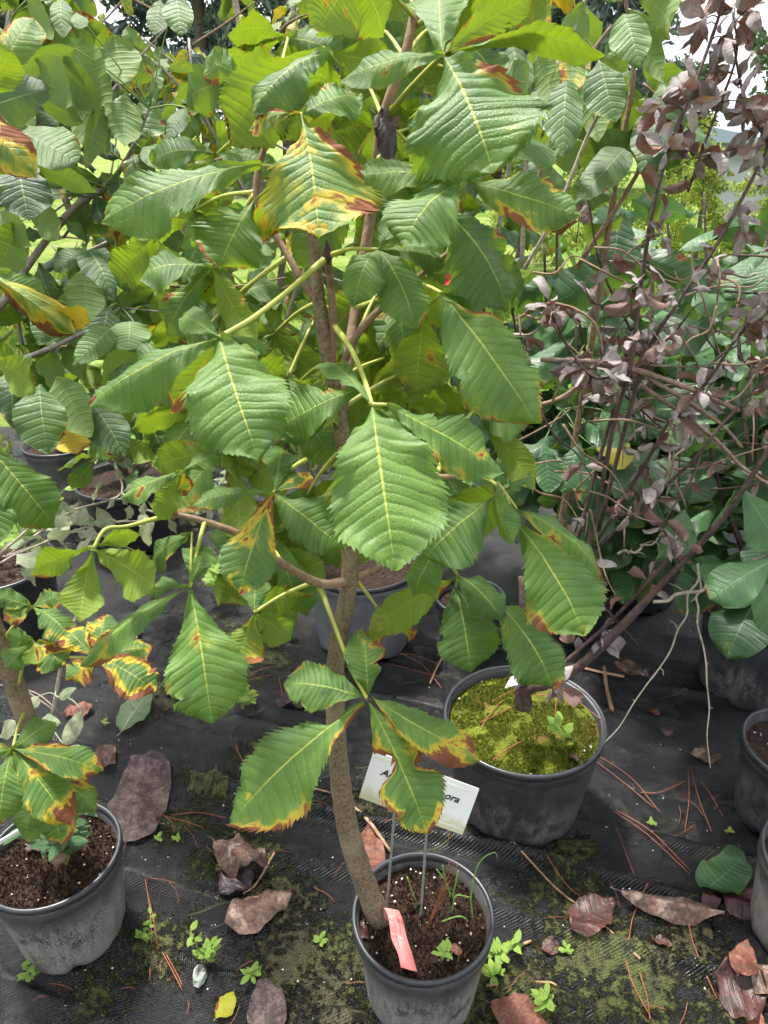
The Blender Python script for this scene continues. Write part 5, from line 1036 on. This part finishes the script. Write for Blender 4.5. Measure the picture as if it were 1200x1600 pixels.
for pts, r, lb in [([(944, 1042), (948, 1075), (956, 1112)], .008, 'tan broken stick standing out behind the mossy pot'), ([(895, 1040), (930, 1048), (975, 1058)], .006, 'pale split stick lying behind the mossy pot'), ([(545, 1255), (575, 1290), (610, 1330)], .005, 'brown twig behind the white sign'), ([(800, 1330), (870, 1390), (930, 1435), (1000, 1500)], .003, 'long dark twig running over the moss at right'), ([(380, 1395), (400, 1380), (430, 1340)], .003, 'dark twig beside the bottom left pot'),
                   ([(605, 1540), (660, 1510), (760, 1495), (830, 1470)], .0035, 'bent brown twig creeping right from the front pot'), ([(870, 1540), (850, 1535), (760, 1540)], .003, 'short twig among the green seedlings'), ([(690, 1030), (680, 1050), (672, 1068)], .004, 'short pale stick by the back pot'), ([(150, 1330), (140, 1345), (120, 1380)], .002, 'pale straw on the rim of the bottom left pot'), ([(380, 1190), (450, 1220), (520, 1240)], .0025, 'thin dark twig under the big bottom leaflet')]:
    needle(pts, r, lb, mat='stick', name='stick', cat='stick', group=None)
# grey stone and white crumbs of perlite
V, F = lathe_geo([(.0005, 0), (.013, .003), (.016, .012), (.012, .022), (.0005, .027)], 9); V = np.array(V) * (1 + .25 * (rng.random((len(V), 1)) - .5)); V[:, 1] *= 1.5
tag(obj('stone', mesh_data('stone', V, F, plain('stone_grey', (.24, .27, .24), .7, .3, .3, 60), smooth=False), None, G(313, 1530, .004)), 'small grey green stone beside the creeping weed', 'stone')
def crumbs():
    mb = MB()
    for k in range(260):
        x, y = 60 + rng.random() * 1120, 1060 + rng.random() * 520; c = G(x, y); q = .0012 + .002 * rng.random() ** 2; z = float(ground_height(np.array(c.x), np.array(c.y))) + q * .5
        o = np.array([[1, 0, 0], [-1, 0, 0], [0, 1, 0], [0, -1, 0], [0, 0, 1], [0, 0, -1]]) * q; mb.add(o + np.array([c.x, c.y, z]), [(0, 2, 4), (2, 1, 4), (1, 3, 4), (3, 0, 4), (2, 0, 5), (1, 2, 5), (3, 1, 5), (0, 3, 5)])
    tag(obj('perlite', mb.mesh('perlite', M['perlite'])), 'white perlite crumbs sprinkled over the dark cloth', 'perlite', kind='stuff')
crumbs()
# small weeds in the foreground
lime = cf((0, .15), (0, .03), (.6, 1), .1)
for w_ in [(318, 1510, .10, 3, 9, .022, 'upright lime green weed with paired leaves beside the grey stone'), (395, 1532, .04, 2, 5, .024, 'low lime seedling right of the grey stone'), (232, 1475, .07, 3, 7, .016, 'yellowish wiry weed among red needles'), (246, 1314, .015, 2, 4, .014, 'tiny seedling right of the mauve leaf'), (276, 1314, .015, 2, 4, .014, 'tiny round seedling between mauve leaf and trunk'), (378, 1110, .09, 4, 6, .035, 'leafy green weed left of the trunk'), (52, 1530, .04, 2, 5, .022, 'small weed in front of the bottom left pot'),
           (775, 1500, .05, 3, 4, .034, 'bright seedling touching the right side of the front pot'), (805, 1490, .03, 2, 5, .024, 'bright seedling on the creeping twig'), (845, 1570, .035, 3, 5, .028, 'round leaved lime weed above the reddish brown leaf'), (885, 1490, .02, 2, 4, .016, 'small lime seedling on the moss'), (1018, 1288, .02, 2, 5, .014, 'tiny weed among the pine needles'), (1136, 1302, .02, 2, 5, .013, 'tiny pale weed below the right edge pot'), (420, 1345, .02, 2, 4, .013, 'tiny weed beside the crumpled brown leaf'), (500, 1475, .02, 2, 5, .016, 'tiny weed left of the front pot'),
           (185, 1045, .06, 2, 5, .016, 'thin weed behind the orange scorched leaves'), (165, 1135, .02, 2, 4, .016, 'seedling near the pale fallen leaf'), (770, 1530, .05, 2, 5, .03, 'pale weed below the creeping twig'), (940, 1470, .015, 2, 4, .012, 'tiny seedling near the glossy maroon leaf')]:
    weed(*w_, cfun=lime)
weed(345, 940, .22, 6, 7, .05, 'bright green weed clump behind the dark scorched leaf', cfun=lime); weed(430, 985, .14, 5, 6, .05, 'green weed clump in the gap left of the back pot', cfun=lime); weed(730, 790, .25, 4, 7, .05, 'green weed between the chestnut and the shaded pot', cfun=lime)
for k, (x, y, h) in enumerate([(170, 715, .45), (215, 720, .5), (255, 715, .45), (300, 720, .4), (190, 690, .5), (240, 690, .55), (330, 700, .4), (285, 680, .5), (370, 690, .45), (420, 700, .45), (480, 690, .4), (250, 660, .5), (310, 650, .5), (400, 650, .5)]):
    weed(x, y, h, 7, 11, .075, 'bushy bright green weed behind the variegated twigs', cfun=lime, spread=.5)['group'] = 'bushy weeds behind the pots'
weed(0, 0, .35, 8, 12, .06, 'ferny bright weed filling the dark pot left of centre', cfun=lime, world=G(200, 750, .27), spread=.6); weed(0, 0, .3, 7, 10, .06, 'leafy weed spilling over the rim of the weathered grey pot', cfun=lime, world=G(110, 695, .3), spread=.7); weed(0, 0, .25, 7, 9, .05, 'pale weed among the twigs in the left edge pot', cfun=lime, world=G(30, 870, .27), spread=.7)
LPs = SL[1]; weed(0, 0, .18, 10, 8, .045, 'grey green leafy weed in the bottom left pot', cfun=cf((0, .05), (0, .05), (.4, .9), .2), world=G(104, 1352, .225), key='shrubweed')
weed(0, 0, .07, 3, 4, .035, 'small green seedling on the moss of the wide pot', cfun=lime, world=G(880, 1160, .295)); weed(0, 0, .03, 3, 4, .02, 'pale fine weed on the soil of the front pot', cfun=lime, world=G(690, 1500, .226))
for x_, y_, k_ in VW: weed(x_, y_, .16, 6, 5, .07, 'low sprig of cream edged leaves spreading over the cloth at mid left', name='variegated_sprig', key='varieg', cat='sprig', spread=.9, cfun=cf((0, .1), (0, .1), (.1, .9), .2))['group'] = 'variegated sprigs at mid left'
# grass blades in the front pot
M['blade'] = plain('grass_blade', (.16, .30, .06), .5, .4, .25, 40)
gt = thing('grass_tuft', tuple(G(742, 1450, .222)), 'thin arching grass blades growing in the front pot', 'grass')
for pts in [[(742, 1452, 1.47), (736, 1400, 1.42), (748, 1350, 1.38), (772, 1332, 1.36), (778, 1345, 1.36)], [(742, 1450, 1.47), (720, 1432, 1.44), (690, 1440, 1.44)], [(735, 1402, 1.42), (712, 1400, 1.42), (706, 1425, 1.44)], [(705, 1405, 1.50), (695, 1372, 1.46), (692, 1352, 1.44)], [(705, 1405, 1.50), (698, 1380, 1.47), (682, 1358, 1.46)], [(706, 1405, 1.5), (712, 1380, 1.47), (716, 1360, 1.46)], [(655, 1420, 1.49), (645, 1395, 1.47), (636, 1370, 1.46)]]:
    tube('blade', [PD(*p) for p in pts], [.0014, .0016, .0013, .0009, .0005][:max(3, len(pts))], M['blade'], gt, 4)
for pts in [[(647, 1488, 1.47), (680, 1420, 1.42), (710, 1345, 1.36)], [(649, 1488, 1.47), (675, 1430, 1.43), (704, 1342, 1.37)], [(652, 1480, 1.47), (688, 1410, 1.42), (716, 1348, 1.36)]]:
    tag(tube('pine_needle', [PD(*p) for p in pts], [.0014, .0012, .0008], M['needle'], None, 4), 'red pine needle sticking up from the soil of the front pot', 'needle', 'needles in the front pot')

# ------------------------------------------------------------------ name sign, tag, plant labels
M['sign_white'] = None
t = NT('sign_plastic'); tc = t.n('ShaderNodeTexCoord').outputs['Object']; uvn = t.n('ShaderNodeUVMap'); sp = t.n('ShaderNodeSeparateXYZ'); t.put(sp.inputs[0], uvn.outputs[0])
n = t.noise(tc, 60, 5, .7); lo = t.math('SUBTRACT', 1.0, t.step(t.math('ADD', sp.outputs[1], t.math('MULTIPLY', t.math('SUBTRACT', n, .5), .5)), .08, .34))
c_ = t.mix(t.math('MULTIPLY', t.step(n, .45, .7), .15), (.78, .79, .78), (.55, .55, .48)); c_ = t.mix(t.math('MULTIPLY', lo, .65), c_, (.46, .45, .16))
M['sign'] = t.done(t.bsdf(c_, .4, .4, t.bump(n, .1, .001)))
M['ink'] = plain('ink', (.03, .03, .035), .6, .3, .1); M['steel'] = plain('galvanised_wire', (.25, .25, .24), .45, .5, .25, 120, .5, Metallic=.4)
sign = thing('name_sign', tuple(G(601, 1463, .22)), 'white plant name sign on two wire legs in the front pot', 'sign')
TL, TRc, BR, BL = PD(584, 1173, 1.37), PD(749, 1233, 1.37), PD(729, 1312, 1.40), PD(561, 1246, 1.40)
BR = BL + (TRc - TL)
nx = (TRc - TL).normalized(); ny = (TL - BL).normalized(); nz = nx.cross(ny).normalized(); ny = nz.cross(nx)
th = nz * -.0022
def quadbox(name, c4, thv, mat, parent, uv=True):
    V = list(c4) + [p + thv for p in c4]; p0 = Vector(c4[0]); V = [v - p0 for v in V]
    return obj(name, mesh_data(name, V, [(3, 2, 1, 0)[::-1], (4, 7, 6, 5)[::-1], (0, 4, 5, 1), (1, 5, 6, 2), (2, 6, 7, 3), (3, 7, 4, 0)], mat, [(0, 1), (1, 1), (1, 0), (0, 0)] * 2, smooth=False), parent, p0)
plate = quadbox('plate', [TL, TRc, BR, BL], th, M['sign'], sign)
for f in (.10, .9):
    e0, e1 = BL + (TL - BL) * f, BR + (TRc - BR) * f; tube('ridge', [e0 + nx * .004 + nz * .0006, e1 - nx * .004 + nz * .0006], [.0010, .0010], M['sign'], sign, 6, 4)
for (a, b_) in (((617, 1262, 1.412), (601, 1464, 1.485)), ((668, 1282, 1.412), (653, 1492, 1.49))):
    A, B_ = PD(*a), PD(*b_); V, F, U, C = tube_geo([Vector((0, 0, 0)), (B_ - A) * .5, B_ - A], [.0027], 8, 60); V = np.array(V)
    ax = np.repeat(C, 8, axis=0); k = np.repeat(np.where(np.arange(60) % 2 == 0, 1.12, .88), 8)[:, None]; V = ax + (V - ax) * k
    obj('wire_leg', mesh_data('wire_leg', V, F, M['steel'], U), sign, A)
def lettering(txt, px, py, size, parent, ang=0):
    P0 = TL; d = ray(px, py); tt = (P0 - CAM).dot(nz) / d.dot(nz); p = CAM + d * tt + nz * .0012
    cu = bpy.data.curves.new('lettering', 'FONT'); cu.body = txt; cu.size = size; cu.shear = .25; cu.extrude = .0002; cu.offset = .0004; cu.materials.append(M['ink'])
    tmp = bpy.data.objects.new('tmp', cu); me = bpy.data.meshes.new_from_object(tmp); bpy.data.objects.remove(tmp); me.name = 'lettering'
    o = obj('lettering', me, parent, p); o.rotation_mode = 'QUATERNION'; o.rotation_quaternion = Matrix((nx, ny, nz)).transposed().to_quaternion()
lettering('Ae', 594, 1210, .021, sign); lettering('ora', 693, 1246, .021, sign)
M['pink'] = plain('pink_tag', (.66, .20, .19), .5, .4, .12, 60)
tagt = thing('plant_tag', tuple(PD(597, 1450, 1.47)), 'pink plastic tag looped round the trunk base in the front pot', 'tag')
cl = catmull([tuple(PD(*p)) for p in [(600, 1436, 1.44), (610, 1421, 1.43), (619, 1440, 1.415), (624, 1468, 1.395), (633, 1492, 1.37), (639, 1515, 1.345)]], 26); wd = RGT * S(12, 1.43) + Vector((0, -.004, 0))
V = []; F = []
for i, p in enumerate(cl):
    w = wd * (1.0 if i > 3 else .75) + Vector((0, 0, .004 * math.sin(i * .5))); p = Vector(p); V += [p - w, p + w, p + w + Vector((0, .0012, .0008)), p - w + Vector((0, .0012, .0008))]
for i in range(len(cl) - 1):
    for j in range(4): F.append((i * 4 + j, i * 4 + (j + 1) % 4, i * 4 + 4 + (j + 1) % 4, i * 4 + 4 + j))
o0 = Vector(V[0]); obj('strip', mesh_data('strip', [v - o0 for v in V], F, M['pink']), tagt, o0)
rc = PD(591, 1443, 1.475); ring = [rc + Vector((.0305 * math.cos(a), .0305 * math.sin(a), .008 * math.cos(a + .6))) for a in np.linspace(0, 6.283, 25)]
V = []; F = []
for i, p in enumerate(ring): V += [p - Vector((0, 0, .009)) - rc, p + Vector((0, 0, .009)) - rc]
F = [(2 * i, 2 * i + 2, 2 * i + 3, 2 * i + 1) for i in range(24)]; obj('loop', mesh_data('loop', V, F, M['pink']), tagt, rc)
for off in (-.3, .35):      # faint handwriting
    pts = [Vector(cl[i]) + wd * (off + .16 * math.sin(i * 2.9)) + Vector((0, -.0016, .0006)) for i in range(8, 19)]; tube('lettering', pts, [.0004], M['ink'], tagt, 4, 50)
lb = thing('plant_label', tuple(G(25, 1335, .23)), 'narrow white plastic label stuck in the bottom left pot', 'label')
quadbox('stake', [PD(-8, 1318, 1.40), PD(33, 1294, 1.405), PD(35, 1298, 1.41), PD(-5, 1324, 1.41)], Vector((0, .002, .001)), M['sign'], lb)
# red flowers glimpsed behind the crown
M['red'] = plain('red_petal', (.62, .02, .05), .5, .4, .2, 60)
fl = thing('red_flower', tuple(PD(706, 440, 1.6)), 'bright red flower glimpsed behind the dark chestnut leaflet', 'flower')
tube('stem', [PD(705, 600, 1.75), PD(712, 500, 1.65), PD(706, 440, 1.6)], [.003, .0025, .002], M['twig'], fl, 6)
lib_red = []
for k in range(5):
    a = k * 1.256; P, F, U = leaf_geo(.022, .014, 'ovate', 6, 2, 5, fold=-.3, droop=.4); B = PD(706, 436, 1.6); obj('petal', mesh_data('petal', P, F, M['red'], U), fl, B, orient(B, B + Vector((.02 * math.cos(a), -.008, .02 * math.sin(a)))))

# ------------------------------------------------------------------ moss tufts and soil debris
def tufts(name, pts, h, mat, label, parent=None, seed=5):
    rg = np.random.default_rng(seed); P = np.asarray(pts, float); m = len(P); a = rg.random(m) * 6.283; hh = h * (.4 + rg.random(m)); w = h * .28; b = rg.random(m) * 6.283; ln = hh * (.2 + .7 * rg.random(m))
    d = np.stack([np.cos(a) * w, np.sin(a) * w, 0 * a], 1); tp = P + np.stack([ln * np.cos(b), ln * np.sin(b), hh], 1)
    V = np.stack([P - d, P + d, tp], 1).reshape(-1, 3); o = obj(name, mesh_data(name, V, np.arange(3 * m).reshape(m, 3), mat, smooth=False), None, (0, 0, 0))
    tag(o, label, 'moss' if 'moss' in name else 'debris', kind='stuff'); return o
M['moss_tuft'] = foliage_mat('moss_tuft', (.060, .075, .012), (.17, .20, .022), .25); M['moss_dark'] = foliage_mat('ground_moss', (.045, .05, .012), (.13, .15, .03), .2); M['debris'] = foliage_mat('soil_debris', (.012, .008, .006), (.09, .055, .035), .0)
q = rng.random((16000, 2)); rr = .18 * np.sqrt(q[:, 0]); aa = q[:, 1] * 6.283; mx, my = rr * np.cos(aa), rr * np.sin(aa)
keep = fbm(mx * 26 + 70, my * 26 + 31, 3) > .36; mx, my = mx[keep], my[keep]
tufts('moss_tufts', np.stack([mx + SM[1].x, my + SM[1].y, SM[1].z + .022 * (1 - (np.hypot(mx, my) / .187) ** 2) + .012 * (fbm(mx * 28 + 5, my * 28, 3) - .45) - .001], 1), .0075, M['moss_tuft'], 'yellow green moss cushion in the wide pot')
def over_moss(n, thr, seed, spread=1.0):
    rg = np.random.default_rng(seed); out = []
    for px, py, r in MOSS:
        c = G(px, py); k = n // len(MOSS); xy = rg.normal(size=(k, 2)) * r * .62 * spread + np.array([c.x, c.y]); keep = fbm(xy[:, 0] * 22, xy[:, 1] * 22, 4) > thr; out.append(xy[keep])
    xy = np.concatenate(out); xy = xy[xy[:, 1] > .35]; return np.stack([xy[:, 0], xy[:, 1], ground_height(xy[:, 0], xy[:, 1]) + .001], 1)
tufts('ground_moss', over_moss(30000, .46, 8), .0050, M['moss_dark'], 'green moss growing on the black cloth in patches', seed=9)
tufts('debris', over_moss(16000, .38, 12, 1.7), .0048, M['debris'], 'dark crumbs of soil and bark on the black cloth', seed=10)
for c0, rad, sd in ((SF[1], .122, 21), (SL[1], .122, 22)):
    q = np.random.default_rng(sd).random((2500, 2)); rr = rad * np.sqrt(q[:, 0]); aa = q[:, 1] * 6.283
    tufts('debris', np.stack([c0.x + rr * np.cos(aa), c0.y + rr * np.sin(aa), 0 * aa + c0.z + .001], 1), .0085, M['debris'], 'crumbly dark potting soil bits in a pot', seed=sd)['label'] = 'crumbly dark soil bits in the ' + ('front pot' if sd == 21 else 'bottom left pot')
